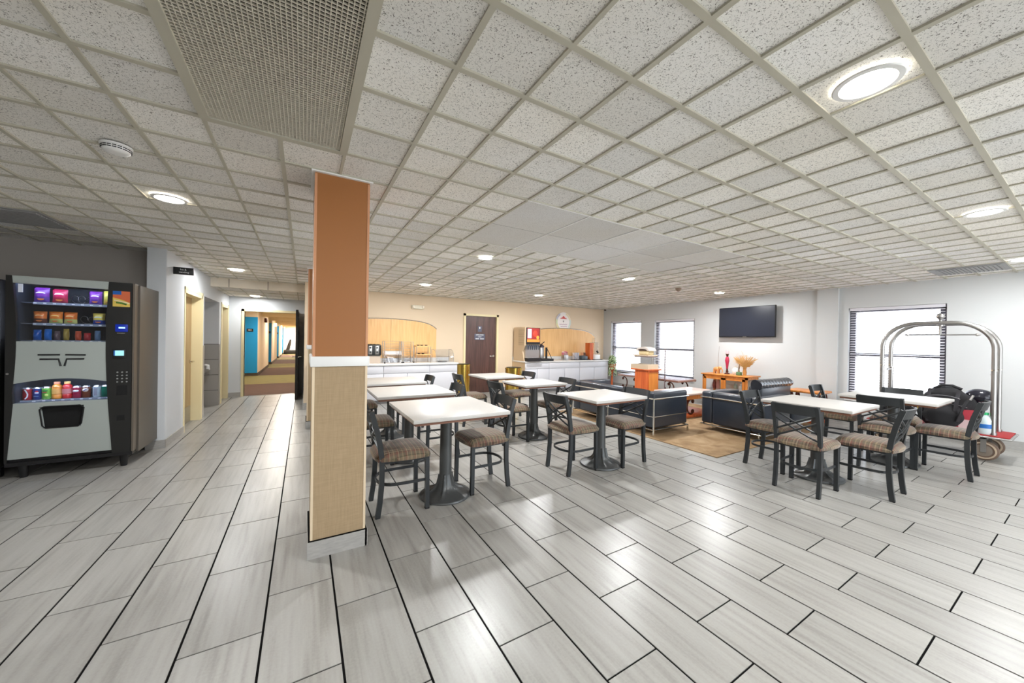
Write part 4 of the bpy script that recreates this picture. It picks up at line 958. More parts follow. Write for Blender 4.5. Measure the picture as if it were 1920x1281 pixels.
# television
t = thing('television', 'black wall-mounted flat television on the grey right wall', 'television', (RX - .1, 4.02, 1.84)); O = (RX - .1, 4.02, 1.84)
TX = RX - .13
b = MB(O); b.rbox((TX, 3.44, 1.515), (TX + .045, 4.56, 2.172), BLK, .006); b.build('casing', t)
b = MB(O); b.box((TX - .002, 3.452, 1.535), (TX + .001, 4.548, 2.160), TVSCR); b.build('screen', t)
b = MB(O); b.box((TX - .003, 3.98, 1.520), (TX, 4.05, 1.529), STEEL); b.build('maker_plate', t)
b = MB(O); b.box((TX + .045, 3.8, 1.68), (RX - .001, 4.25, 2.0), mat('wall_bracket', (50, 50, 52), .5)); b.build('bracket', t)

# ================================================================== WINDOWS
for n_, (y0, y1, z0, z1) in enumerate(WIN, 1):
    t = struct(bpy.data.objects.new('window_%d' % n_, None)); COL.objects.link(t); t.location = (RX, (y0 + y1) / 2, z0); O = (RX, (y0 + y1) / 2, z0)
    f = .075; xa, xb = RX + .08, RX + .15; zm = 1.20 + (.02 if n_ == 3 else 0)
    b = MB(O)
    for p0, p1 in (((xa, y0, z0), (xb, y0 + f, z1)), ((xa, y1 - f, z0), (xb, y1, z1)), ((xa, y0, z0), (xb, y1, z0 + f)), ((xa, y0, z1 - f), (xb, y1, z1)), ((xa - .01, y0, zm - .025), (xb, y1, zm + .025))): b.box(p0, p1, SASH)
    b.build('window_frame', t)
    b = MB(O); b.box((xa + .02, y0 + f, z0 + f), (xa + .024, y1 - f, z1 - f), GLASS); b.build('pane', t)
    b = MB(O); b.box((RX - .03, y0 - .03, z0 - .03), (RX + .1, y1 + .03, z0), TRIMW); b.build('window_sill', t)
    t2 = thing('window_blind', ['white slatted blind in the window nearest the room corner', 'white slatted blind in the middle window behind the pedestal', 'white slatted blind in the window behind the luggage cart'][n_ - 1], 'blind', (RX + .04, (y0 + y1) / 2, z1), group='slatted window blinds'); O = (RX + .04, (y0 + y1) / 2, z1)
    b = MB(O); b.box((RX + .01, y0 + .015, z1 - .05), (RX + .07, y1 - .015, z1 - .004), SLAT); b.build('head_rail', t2)
    b = MB(O); z = z1 - .075; 
    while z > z0 + .05:
        ti = .006
        b.add([(RX + .015, y0 + .02, z - ti), (RX + .063, y0 + .02, z + ti), (RX + .063, y1 - .02, z + ti), (RX + .015, y1 - .02, z - ti),
               (RX + .015, y0 + .02, z - ti + .003), (RX + .063, y0 + .02, z + ti + .003), (RX + .063, y1 - .02, z + ti + .003), (RX + .015, y1 - .02, z - ti + .003)],
              [(3, 2, 1, 0), (4, 5, 6, 7), (0, 1, 5, 4), (1, 2, 6, 5), (2, 3, 7, 6), (3, 0, 4, 7)], SLAT); z -= .043
    b.build('slats', t2)
    b = MB(O)
    for y in (y0 + .15, (y0 + y1) / 2, y1 - .15): b.tube([(RX + .012, y, z1 - .05), (RX + .012, y, z0 + .04)], .0015, SLAT, 4)
    b.box((RX + .015, y0 + .02, z0 + .02), (RX + .063, y1 - .02, z0 + .045), SLAT); b.build('ladder_cords', t2)

# ================================================================== LUGGAGE CART
CXa, CXb, CYa, CYb, DZc = 7.10, 7.62, .60, 1.80, .32
t = thing('luggage_cart', 'steel birdcage luggage cart with a red deck against the right wall', 'luggage cart', (7.36, 1.2, 0)); O = (7.36, 1.2, 0)
b = MB(O); b.rbox((CXa - .03, CYa - .03, DZc - .035), (CXb + .03, CYb + .03, DZc - .012), STEEL, .01); b.build('bumper_frame', t)
b = MB(O); b.rbox((CXa - .01, CYa - .01, DZc - .015), (CXb + .01, CYb + .01, DZc), REDC, .008); b.build('carpet_deck', t)
for hx in (7.16, 7.54):
    ya, yb, zt, rr = .715, 1.67, 1.685, .33
    P = [(hx, yb, DZc)] + [(hx, yb, z_) for z_ in (.6, 1.0)] + [(hx, yb - rr + rr * math.cos(R_(a)), zt - rr + rr * math.sin(R_(a))) for a in range(0, 91, 9)]
    cxp = 7.35 if True else hx
    P += [(hx, ya + rr + rr * math.cos(R_(a)), zt - rr + rr * math.sin(R_(a))) for a in range(90, 181, 9)] + [(hx, ya, 1.0), (hx, ya, .6), (hx, ya, DZc)]
    b = MB(O); b.tube(P, .0245, STEEL, 14); b.build('hoop', t)
    b = MB(O)
    for y in (ya, yb): b.tube([(hx, y, DZc), (hx, y, DZc + .03)], .032, STEEL, 12); b.tube([(hx, y, 1.09), (hx, y, 1.11)], .026, CHROME, 12)
    b.build('collar', t)
for y in (.735 + .0, 1.62):
    b = MB(O); b.tube([(7.35, y, DZc), (7.35, y, 1.06)], .021, STEEL, 12); b.tube([(7.35, y, 1.06), (7.35, y, 1.075)], .024, CHROME, 12); b.tube([(7.16, y, 1.045), (7.54, y, 1.045)], .010, STEEL, 8); b.build('end_post', t)
b = MB(O); b.tube([(7.16, 1.17, 1.685), (7.54, 1.17, 1.685)], .022, STEEL, 12); b.lathe([(.03, -.03), (.034, 0), (.028, .03), (.014, .045), (.014, .06), (.034, .085), (.04, .105), (.03, .13), (.008, .145)], STEEL, (7.35, 1.17, 1.68), 18); b.build('top_finial', t)
b = MB(O); b.tube([(7.35, 1.17, 1.68), (7.35, 1.17, 1.535)], .014, STEEL, 8); b.tube([(7.35, .88, 1.535), (7.35, 1.45, 1.535)], .008, STEEL, 8)
for s, y in ((-1, .88), (1, 1.45)): b.tube([(7.35, y, 1.535), (7.35, y + s * .012, 1.535), (7.35, y + s * .045, 1.535)], [.012, .02, .003], STEEL, 8)
b.build('garment_bar', t)
b = MB(O); b.tube([(7.15, 1.66, .74), (7.15, 1.28, .73)], .010, STEEL, 8); b.tube([(7.15, 1.31, .731), (7.15, 1.26, .729)], .018, STEEL, 8); b.build('strap_rod', t)
TYRE = mat('brown_tyre', (112, 92, 78), .7); HUB = mat('tan_wheel_rim', (190, 170, 146), .5)
for x in (7.17, 7.58):
    for y in (.78, 1.62):
        r = .12; Mw = Matrix.Translation((x, y, r)) @ Matrix.Rotation(R_(90), 4, 'Y')
        b = MB(O); b.lathe([(.070, -.022), (.10, -.024), (.118, -.014), (.12, 0), (.118, .014), (.10, .024), (.070, .022)], TYRE, seg=28, M=Mw, caps=False); b.lathe([(.084, -.022), (.086, -.030), (.099, -.030), (.101, -.022)], HUB, seg=28, M=Mw, caps=False)
        b.lathe([(.02, -.028), (.083, -.018), (.083, .018), (.02, .028)], mat('wheel_disc', (128, 116, 104), .5), seg=24, M=Mw)
        wob = b.build('wheel', t)
        b = MB(O)
        for s in (-1, 1): b.box((x + s * .032 - .003, y - .022, .10), (x + s * .032 + .003, y + .022, .28), STEEL)
        b.box((x - .035, y - .03, .262), (x + .035, y + .03, .285), STEEL); b.build('caster_fork', wob)
def blob(name, label, cat, c, sc, m_, seed=1, amp=.12, seg=28, rings=18, flat=.0):
    rnd = random.Random(seed); ph = [rnd.uniform(0, 6) for _ in range(6)]
    def fn(d):
        k = 1 + amp * (math.sin(3 * d.x + ph[0]) * math.cos(2.5 * d.y + ph[1]) + .5 * math.sin(6 * d.z + ph[2] + 3 * d.x) + .35 * math.sin(9 * d.y + ph[3] + 4 * d.z))
        v = d * k
        if v.z < -.75: v.z = -.75
        return v
    b = MB(c); b.ball(c, 1, m_, seg, rings, sc=sc, fn=fn); return b
t = thing('backpack', 'large black backpack piled on the luggage cart deck', 'bag', (7.30, 1.12, DZc)); O = (7.30, 1.12, DZc)
b = MB(O); bb = blob('', '', '', (7.30, 1.10, DZc + .235), (.20, .26, .30), BAGB, 2, .07); b.add([v + Vector((7.30, 1.10, DZc + .235)) for v in bb.v], bb.f, BAGB, True); b.build('body', t)
b = MB(O); bb = blob('', '', '', (7.12, 1.10, DZc + .17), (.09, .18, .16), BAGB, 4, .06); b.add([v + Vector((7.13, 1.10, DZc + .17)) for v in bb.v], bb.f, BAGB, True); b.build('front_pocket', t)
b = MB(O); b.tube([(7.30, 1.20, DZc + .50), (7.30, 1.14, DZc + .545), (7.30, 1.05, DZc + .55), (7.30, .97, DZc + .51)], .016, BAGB, 8); b.build('handle', t)
b = MB(O); b.tube([(7.14, .90, DZc + .40), (7.05, .93, DZc + .30), (7.06, .97, DZc + .12)], 0, BAGB, rect=(.04, .008)); b.tube([(7.12, .86, DZc + .46), (7.10, .88, DZc + .40)], .012, STEEL, 6); b.build('strap', t)
t = bpack = [o for o in COL.objects if o.name == 'backpack'][0]; O = (7.30, 1.12, DZc)
b = MB(O)
for k, (zz, yy) in enumerate(((.40, .16), (.30, .22), (.17, .24))): b.tube([(7.30 - .205 + .02 * k, 1.10 + yy * math.sin(a), DZc + zz + .03 * math.cos(a * 1.5)) for a in [-1.1 + .2 * j for j in range(12)]], .006, mat('zip_grey', (96, 94, 98), .5), 5)
b.build('zips', t)
b = MB(O)
for yy in (.98, 1.22): b.tube([(7.20, yy, DZc + .50), (7.10, yy, DZc + .42), (7.07, yy + .01, DZc + .25), (7.09, yy, DZc + .08)], 0, mat('web_strap', (52, 50, 54), .8), rect=(.035, .008), up=(0, 1, 0))
b.build('webbing', t)
t = thing('shoulder_bag', 'low black bag with a yellow tag, left of the big backpack', 'bag', (7.28, 1.50, DZc)); O = (7.28, 1.50, DZc)
b = MB(O); bb = blob('', '', '', (7.26, 1.53, DZc + .11), (.17, .16, .15), BAGB, 9, .08); b.add([v + Vector((7.26, 1.53, DZc + .115)) for v in bb.v], bb.f, BAGB, True); b.build('body', t)
b = MB(O); b.tube([(7.10, 1.32, DZc + .30), (7.09, 1.30, DZc + .24), (7.09, 1.28, DZc + .19)], 0, mat('yellow_strap', (226, 186, 50), .6), rect=(.022, .006)); b.build('tag', t)
b = blob('', '', '', (7.40, 1.52, DZc + .27), (.17, .24, .13), PRINT, 12, .12)
tag(b.build('patterned_cloth', loc=(7.40, 1.50, DZc + .29)), 'black cloth with a white pattern bundled behind the low bag', 'cloth')
b = blob('', '', '', (0, 0, 0), (.12, .12, .10), mat('glossy_black_helmet', (30, 30, 40), .25), 15, .02)
tag(b.build('helmet', loc=(7.36, .84, DZc + .43)), 'rounded dark helmet hanging on the right of the backpack', 'helmet')
t = thing('red_carton', 'red and white carton standing behind the rightmost chair back', 'carton', (7.16, .90, DZc)); O = (7.16, .90, DZc)
b = MB(O); b.box((7.12, .83, DZc), (7.24, .99, DZc + .27), mat('carton_red', (190, 62, 76), .5)); b.build('body', t)
b = MB(O); b.box((7.116, .85, DZc + .04), (7.12, .97, DZc + .15), mat('carton_label', (226, 196, 196), .5)); b.build('label_panel', t)
t = thing('water_jug', 'clear water jug with a green cap and blue label on the cart', 'jug', (7.20, .76, DZc)); O = (7.20, .76, DZc)
b = MB(O); b.lathe([(.055, .001), (.062, .02), (.062, .17), (.045, .215), (.022, .235)], mat('jug_plastic', (206, 220, 222), .15), (7.17, .775, DZc), 20); b.build('body', t)
b = MB(O); b.lathe([(.0635, .075), (.0635, .125)], mat('jug_blue_label', (40, 110, 190), .4), (7.17, .775, DZc), 20); b.build('label_band', t)
b = MB(O); b.lathe([(.03, .235), (.03, .262)], mat('jug_green_cap', (50, 190, 120), .4), (7.17, .775, DZc), 14); b.build('cap', t)

# ================================================================== VENDING MACHINES
VX0, VX1, VY, VYB, VZ0, VZ1 = -2.362, -1.525, 5.15, 5.93, .155, 1.895
t = thing('vending_machine', 'black and silver snack and drink vending machine with a lit window', 'vending machine', (-1.94, 5.54, 0)); O = (-1.94, 5.54, 0)
b = MB(O); w_ = .02
b.box((VX1 - w_, VY + .10, VZ0 - .03), (VX1 + .02, VYB, VZ1 - .01), VBODY); b.box((VX0, VY + .10, VZ0 - .03), (VX0 + w_, VYB, VZ1 - .01), VBODY)
b.box((VX0, VYB - .02, VZ0 - .03), (VX1, VYB, VZ1 - .01), VBODY); b.box((VX0, VY + .10, VZ1 - .03), (VX1, VYB, VZ1 - .01), VBODY); b.box((VX0, VY + .10, VZ0 - .03), (VX1, VYB, VZ0), VBODY); b.build('cabinet', t)
b = MB(O); b.box((VX1 - .008, VY + .004, VZ0), (VX1 + .008, VY + .085, VZ1), mat('door_side_bronze', (120, 112, 102), .35, metal=.5)); b.build('door_edge', t)
FY = VY + .035
def gl(z):   # inner edge of the left black band
    return -2.326 + .028 * math.sin(max(0, min(1, (z - .7) / 1.2)) * math.pi) if z > .7 else -2.345 + (z - .18) * .0615
def gr(z): return -1.705 - .018 * math.sin(max(0, min(1, (z - .7) / 1.2)) * math.pi) if z > .7 else -1.672 - (z - .18) * .0635
zs = [VZ0 + (VZ1 - VZ0) * i / 16 for i in range(17)]
b = MB(O); b.prism([(VX0, VZ0), (VX0, VZ1)] + [(gl(z), z) for z in zs[::-1]], VY, FY, VFRONT); b.build('left_band', t)
b = MB(O); b.prism([(VX1 - .012, VZ1), (VX1 - .012, VZ0)] + [(gr(z), z) for z in zs], VY, FY, VFRONT); b.build('control_panel', t)
b = MB(O); b.box((VX0, VY + .008, VZ0 - .035), (VX1, VY + .1, VZ0), BLK)
b.box((VX0 + .01, VY + .03, VZ0), (VX1 - .02, VY + .09, .19), BLK); b.build('door_bottom', t)
b = MB(O); b.prism([(gl(1.895), 1.895), (gl(1.84), 1.828), (gr(1.84), 1.818), (gr(1.895), 1.895)], VY + .004, FY, VPANEL); b.build('header_panel', t)
# middle silver panel with the arched lower edge
N_ = 16; lo = [(gl(.9) + (gr(.9) - gl(.9)) * i / N_, .890 + .040 * math.sin(math.pi * i / N_)) for i in range(N_ + 1)]
b = MB(O); b.prism([(gl(1.287), 1.287)] + lo + [(gr(1.287), 1.287)], VY + .004, FY, VPANEL); b.build('middle_panel', t)
b = MB(O)
sx0, sx1, sx2, sx3, sz0, sz1 = -2.153, -1.868, -1.888, -2.131, .664, .458
low = [(gl(.705), .705), (gl(.19), .188), (gr(.19), .188), (gr(.705), .705)]
b.prism([low[0], low[1], (sx3, sz1), (sx0, sz0)], VY + .004, FY, VPANEL); b.prism([low[1], low[2], (sx2, sz1), (sx3, sz1)], VY + .004, FY, VPANEL)
b.prism([low[2], low[3], (sx1, sz0), (sx2, sz1)], VY + .004, FY, VPANEL); b.prism([low[3], low[0], (sx0, sz0), (sx1, sz0)], VY + .004, FY, VPANEL); b.build('lower_panel', t)
b = MB(O); b.box((-2.19, VY + .05, .42), (-1.83, VY + .06, .70), BLKM); b.build('delivery_flap', t)
b = MB(O); q = [(-2.128, .664), (-1.893, .664), (-1.868, .640), (-1.884, .482), (-1.905, .458), (-2.114, .458), (-2.135, .482), (-2.153, .640)]
b.tube([(x, VY + .003, z) for x, z in q], .006, BLK, 6, closed=True); b.build('flap_rim', t)
b = MB(O)
for P in ([(-2.166, 1.160), (-2.028, 1.160)], [(-1.992, 1.160), (-1.859, 1.157)], [(-2.154, 1.118), (-2.036, 1.118), (-2.022, 1.050)], [(-1.868, 1.118), (-1.984, 1.118), (-1.998, 1.050)]):
    b.tube([(x, VY + .002, z) for x, z in P], .0075, BLK, 8)
b.build('maker_emblem', t)
# interior
b = MB(O); iy0, iy1 = VY + .10, VY + .50
b.box((VX0 + .03, iy1, .70), (-1.68, iy1 + .01, 1.84), VIN); b.box((VX0 + .02, FY, .70), (VX0 + .03, iy1, 1.84), VIN); b.box((-1.70, FY, .70), (-1.69, iy1, 1.84), VIN); b.box((VX0 + .03, FY, 1.875), (-1.70, iy1, 1.885), VIN)
b.box((VX0 + .03, VY + .06, .985), (-1.70, iy1, 1.27), VIN); b.box((VX0 + .03, VY + .06, .66), (-1.70, iy1, .700), VIN); b.build('inner_liner', t)
for z_, y_ in ((1.850, VY + .045), (.960, VY + .045)):
    b = MB(O); b.box((VX0 + .05, y_, z_), (-1.72, y_ + .015, z_ + .010), LEDM); b.build('light_strip', t)
b = MB(O); b.box((VX0 + .012, VY + .04, 1.30), (VX0 + .018, VY + .05, 1.81), LEDM); b.build('light_strip', t)
ys = VY + .13
for z_, n in ((1.655, 8), (1.452, 8), (1.285, 8), (.705, 10)):
    b = MB(O); b.box((VX0 + .035, ys, z_), (-1.70, iy1, z_ + .008), mat('tray_grey', (96, 104, 118), .4)); b.box((VX0 + .035 if z_ < 1 else VX0 + .11, ys - .004, z_ - .012), (-1.70, ys, z_ + .012), mat('tray_rail', (150, 158, 170), .35)); 
    for i in range(n): x = -2.25 + .062 * i; b.box((x, ys - .006, z_ - .004), (x + .02, ys - .004, z_ + .006), WTXT)
    b.build('shelf_tray', t)
for x, z_ in ((-2.00, 1.665), (-1.955, 1.665), (-1.935, 1.462)):
    b = MB(O); b.tube([(x + .038 * math.cos(a * .5), ys + .01 + a * .012, z_ + .045 + .038 * math.sin(a * .5)) for a in range(0, 36)], .0022, STEEL, 5); b.build('coil', t)
b = MB(O); b.prism([(gl(z), z) for z in [1.29 + .54 * i / 8 for i in range(9)]] + [(gr(z), z) for z in [1.83 - .54 * i / 8 for i in range(9)]], VY + .022, VY + .028, VGLASS); b.build('snack_window', t)
b = MB(O); b.prism([(gl(.72), .706)] + lo + [(gr(.72), .706)], VY + .022, VY + .028, VGLASS); b.build('drink_window', t)
b = MB(O); b.box((-2.297, VY + .018, 1.745), (-2.268, VY + .021, 1.822), mat('white_note', (226, 232, 246), .6)); b.build('paper_note', t)
# controls
b = MB(O); b.box((-1.676, VY - .002, 1.648), (-1.552, VY, 1.806), mat('picture_orange_red', (206, 104, 66), .4)); b.box((-1.676, VY - .003, 1.770), (-1.615, VY - .002, 1.806), mat('picture_blue', (30, 92, 170), .4))
b.prism([(-1.676, 1.74), (-1.61, 1.72), (-1.552, 1.69), (-1.552, 1.648), (-1.676, 1.648)], VY - .0035, VY - .002, mat('picture_yellow', (214, 186, 90), .4)); b.tube([(-1.665, VY - .003, 1.712), (-1.61, VY - .003, 1.70), (-1.556, VY - .003, 1.682)], .006, mat('picture_cream', (236, 224, 190), .4), 6)
b.tube([(-1.65, VY - .004, 1.69), (-1.61, VY - .004, 1.684), (-1.575, VY - .004, 1.672)], .008, mat('picture_green', (70, 120, 50), .4), 6); b.build('food_picture', t)
b = MB(O); b.rbox((-1.655, VY - .012, 1.392), (-1.563, VY, 1.468), mat('reader_blue', (8, 22, 70), .3, emit=(10, 40, 160), es=.6), .01); b.box((-1.628, VY - .014, 1.425), (-1.582, VY - .0125, 1.440), mat('reader_glow', (150, 190, 255), .4, emit=(130, 175, 255), es=2.2)); b.box((-1.64, VY - .013, 1.372), (-1.585, VY - .001, 1.382), STEEL); b.build('card_reader', t)
b = MB(O); b.rbox((-1.672, VY - .006, 1.115), (-1.580, VY, 1.210), BLK, .006); b.box((-1.664, VY - .008, 1.148), (-1.590, VY - .006, 1.200), mat('screen_cyan', (150, 200, 214), .3, emit=(130, 200, 215), es=.9)); b.box((-1.664, VY - .009, 1.148), (-1.654, VY - .0075, 1.200), mat('screen_blue', (40, 100, 180), .3)); b.build('display_screen', t)
for i in range(3):
    for j in range(4):
        b = MB(O); b.tube([(-1.637 + .034 * i, VY - .004, .978 - .033 * j), (-1.637 + .034 * i, VY, .978 - .033 * j)], .007, mat('key_grey', (150, 152, 150), .4), 8); b.build('key_button', t)
b = MB(O); b.box((-1.642, VY - .003, .742), (-1.566, VY + .001, .842), BLKM); b.build('bill_slot', t)
b = MB(O); b.box((-1.638, VY - .003, .484), (-1.582, VY + .001, .536), BLKM); b.build('coin_return', t)
b = MB(O); b.tube([(-2.346, VY - .004, .985), (-2.346, VY, .985)], .009, STEEL, 10); b.build('lock', t)
for x in (-2.27, -1.60):
    for y in (VY + .06, VYB - .08):
        b = MB(O); b.lathe([(.022, 0), (.026, .01), (.034, .12), (.05, VZ0 - .03)], BLK, (x, y, 0), 14); b.build('leg', t)
t = thing('vending_machine', 'second dark vending machine, only its edge showing at the far left', 'vending machine', (-2.85, 5.6, 0)); O = (-2.85, 5.6, 0)
b = MB(O); b.rbox((-3.30, 5.22, .10), (-2.42, 5.96, 1.86), mat('second_machine_black', (30, 29, 27), .5), .01); b.build('cabinet', t)
b = MB(O); b.box((-3.2, 5.205, .9), (-2.44, 5.22, 1.5), BLK); b.build('front_panel', t)
for x in (-3.2, -2.5):
    b = MB(O); b.box((x, 5.3, 0), (x + .05, 5.35, .10), BLK); b.build('leg', t)

# --- snacks and drinks behind the glass (each stands on a tray)
def bag(x0, x1, z0, h, c1, c2, label, c3=(245, 240, 235), grp='chip bags in the snack window'):
    x = (x0 + x1) / 2; w2 = (x1 - x0) / 2; y = ys + .045; t = thing('snack_bag', label, 'snack bag', (x, y, z0), group=grp)
    vs = []; fs = []; nu, nv = 8, 10
    for s in (-1, 1):
        for j in range(nv + 1):
            for i in range(nu + 1):
                u, v = -1 + 2 * i / nu, j / nv
                puff = .030 * (1 - u ** 4) * math.sin(math.pi * min(1, max(0, v))) ** .7
                vs.append((u * w2 * (1 - .06 * math.sin(math.pi * v)), s * puff, v * h))
    q = (nu + 1) * (nv + 1)
    def quads(rng):
        o_ = []
        for s in (0, 1):
            for j in rng:
                for i in range(nu): a = s * q + j * (nu + 1) + i; o_.append((a, a + 1, a + nu + 2, a + nu + 1))
        return o_
    b = MB(); b.add(vs, quads(range(4, nv)), mat('bag_%d_%d_%d' % c1, c1, .3), True); b.add(vs, quads(range(0, 4)), mat('bag_%d_%d_%d' % c2, c2, .3), True); b.build('pouch', t, fix=False)
    b = MB(); b.ball((0, -.025, h * .62), w2 * .60, mat('bag_%d_%d_%d' % c3, c3, .4), 14, 8, sc=(1, .12, .38)); b.build('brand_flash', t)
    if 'chip' not in grp: return
    b = MB(); b.ball((0, -.022, h * .26), w2 * .45, mat('chip_orange', (226, 130, 60), .5), 12, 8, sc=(1, .10, .7)); b.build('chip_picture', t)
Z1_, Z2_, Z3_, Z4_ = 1.6635, 1.4605, 1.2935, .7135
bag(-2.268, -2.165, Z1_, .148, (124, 54, 160), (96, 60, 150), 'purple snack bag, leftmost on the top shelf of the machine')
bag(-2.150, -2.045, Z1_, .140, (196, 40, 84), (180, 50, 70), 'magenta-red snack bag, second on the top shelf')
bag(-1.902, -1.808, Z1_, .138, (130, 60, 166), (110, 70, 160), 'purple snack bag at the right of the empty coils')
bag(-1.800, -1.735, Z1_, .150, (232, 218, 92), (222, 196, 80), 'yellow snack bag at the right end of the top shelf', (250, 240, 190))
bag(-2.270, -2.180, Z2_, .118, (220, 120, 50), (104, 58, 44), 'orange and dark brown bag, leftmost on the second shelf', (230, 190, 130))
bag(-2.170, -2.078, Z2_, .120, (232, 128, 40), (206, 208, 120), 'orange bag with pale green bottom, left one of two', (246, 208, 120))
bag(-2.072, -1.980, Z2_, .118, (234, 122, 42), (214, 212, 124), 'orange bag with pale green bottom, beside the empty coil', (246, 200, 130))
bag(-1.875, -1.785, Z2_, .118, (236, 212, 96), (62, 84, 170), 'blue and yellow bag at the right of the second shelf', (206, 226, 246))
bars = [(-2.270, -2.216, .105, (24, 92, 176), 'blue cookie pouch with a small picture, leftmost on the third shelf', (206, 140, 70)), (-2.200, -2.150, .112, (20, 110, 200), 'bright blue pouch, second on the third shelf', (90, 170, 226)),
        (-2.135, -2.095, .095, (110, 92, 96), 'grey and white bar pouch on the third shelf', (226, 220, 220)), (-2.075, -2.035, .118, (176, 150, 66), 'tall yellow-brown pouch on the third shelf', (226, 200, 90)),
        (-1.996, -1.953, .098, (206, 84, 50), 'orange-red pouch on the third shelf', (230, 110, 80)), (-1.937, -1.887, .080, (176, 36, 44), 'short red bag with white lettering on the third shelf', (244, 226, 226)), (-1.862, -1.818, .105, (92, 120, 150), 'slate blue packet, rightmost on the third shelf', (170, 110, 96))]
for a, c, h, c1, lb, c3 in bars: bag(a, c, Z3_, h, c1, c1, lb, c3, 'small packets on the third shelf')
def can(x, label, c1, deco, r=.031, h=.122):
    y = ys + .045; z0 = Z4_; t = thing('drink_can', label, 'can', (x, y, z0), group='drinks in the lower window'); m1 = mat('can_%d_%d_%d' % c1, c1, .3, metal=.2)
    b = MB(); b.lathe([(r * .82, .001), (r, .010), (r, h - .014)], m1, seg=20); b.build('body', t)
    b = MB(); b.lathe([(r, h - .014), (r * .84, h - .002), (r * .80, h)], mat('can_lid', (220, 222, 226), .25, metal=.8), seg=20); b.build('lid', t)
    b = MB(); yy = lambda u: -math.sqrt(max(0, (r + .0006) ** 2 - u * u))
    if deco == 'swirl': b.tube([(u, yy(u), z) for u, z in ((-.006, .105), (.004, .085), (.012, .06), (.010, .035), (-.004, .014))], 0, WTXT, rect=(.009, .002), up=(1, 0, 0))
    elif deco == 'globe':
        for cc, z0_, z1_, sx in (((206, 40, 60), .074, .090, .8), ((240, 240, 244), .060, .080, 1.0), ((40, 90, 190), .056, .066, .7)): b.ball((.006, -r + .002, (z0_ + z1_) / 2), .015, mat('globe_%d' % cc[0], cc, .4), 12, 6, sc=(sx, .25, (z1_ - z0_) / .03))
        b.box((-.012, -r - .001, .035), (.018, -r + .003, .039), mat('pale_blue_line', (150, 200, 236), .4))
    elif deco == 'leaf':
        b.ball((0, -r + .002, .088), .020, mat('green_dark', (30, 120, 60), .4), 10, 6, sc=(1, .25, .35)); b.ball((-.004, -r + .002, .07), .018, mat('red_dab', (180, 50, 50), .4), 10, 6, sc=(1, .25, .3)); b.ball((.008, -r + .002, .045), .016, mat('lime_light', (226, 240, 130), .4), 10, 6, sc=(.8, .25, .8))
    elif deco == 'oval': b.ball((0, -r + .002, .075), .022, WTXT, 12, 6, sc=(1, .25, .55), M=Matrix.Rotation(R_(0), 4, 'Y'))
    elif deco == 'bigoval': b.ball((.002, -r + .002, .080), .022, mat('cream_oval', (240, 226, 210), .4), 12, 6, sc=(1, .25, .9)); b.tube([(-.010, -r - .003, .072), (.010, -r - .003, .09)], .0035, mat('emblem_blue', (60, 70, 170), .4), 6)
    elif deco == 'bands': b.box((-.012, -r - .0005, .02), (.010, -r + .004, .10), mat('grey_letter_band', (150, 150, 160), .4))
    b.build('printed_mark', t)
def bottle(x, label, liquid, cap, lab):
    y = ys + .045; r = .0335; t = thing('drink_bottle', label, 'bottle', (x, y, Z4_), group='drinks in the lower window')
    b = MB(); b.lathe([(r * .9, .001), (r, .012), (r, .040), (r * .93, .044), (r, .048), (r, .110), (r * .94, .114), (r, .118), (r * .86, .135), (r * .5, .146)], mat('liquid_%d_%d' % liquid[:2], liquid, .2, coat=.5), seg=20); b.build('body', t)
    b = MB(); b.lathe([(.017, .145), (.021, .149), (.021, .168), (.018, .170)], mat('cap_%d_%d' % cap[:2], cap, .4), seg=16); b.build('cap', t)
    b = MB(); b.lathe([(r + .0006, .052), (r + .0006, .098)], mat('label_%d_%d' % lab[:2], lab, .4), seg=20); b.build('label_band', t)
can(-2.300, 'red cola can with a white ribbon, leftmost in the drink window', (190, 40, 50), 'swirl')
can(-2.238, 'dark blue cola can with a round red and white emblem', (36, 56, 130), 'globe')
can(-2.178, 'lime green soda can with a red and dark green mark', (130, 206, 80), 'leaf', h=.126)
bottle(-2.112, 'bottle of orange drink with a pink cap', (236, 150, 50), (250, 170, 130), (240, 180, 100))
bottle(-2.043, 'bottle of red drink with a pale yellow cap', (214, 44, 48), (250, 206, 130), (214, 130, 130))
can(-1.977, 'dark pink-red can with a white oval', (176, 40, 74), 'oval')
can(-1.913, 'brown can with a cream oval emblem', (126, 62, 36), 'bigoval')
can(-1.838, 'white can with a grey lettered band', (214, 226, 232), 'bands')
can(-1.776, 'blue and green can at the right end of the drink window', (10, 120, 90), 'none')

# ================================================================== SIGNS AND WALL ITEMS ON THE LEFT
t = thing('projecting_sign', 'black hanging sign reading Ice & vending at the white wall corner', 'sign', (-1.34, 6.06, 2.15)); O = (-1.34, 6.06, 2.15)
b = MB(O); b.rbox((-1.438, 6.045, 2.142), (-1.242, 6.065, 2.234), mat('sign_black', (18, 20, 20), .35), .002); b.build('plate', t)
b = MB(O); b.text('Ice &', .030, WTXT, face_my(-1.342, 6.044, 2.205)); b.text('vending', .032, WTXT, face_my(-1.335, 6.044, 2.173)); b.build('lettering', t)
t = thing('drinking_fountain', 'steel drinking fountain spout in the grey tiled niche', 'drinking fountain', (-1.66, 8.8, .65)); O = (-1.66, 8.8, .65)
b = MB(O); b.lathe([(.02, .64), (.08, .67), (.125, .72), (.13, .735)], STEEL, (-1.66, 8.70, 0), 24); b.build('basin', t)
b = MB(O); b.box((-1.74, 8.70, .62), (-1.58, 8.905, .70), STEEL); b.build('wall_bracket', t)
b = MB(O); b.tube([(-1.56, 8.68, .72), (-1.56, 8.67, .80), (-1.60, 8.63, .82)], [.03, .024, .016], TRIMW, 10); b.build('spout', t)
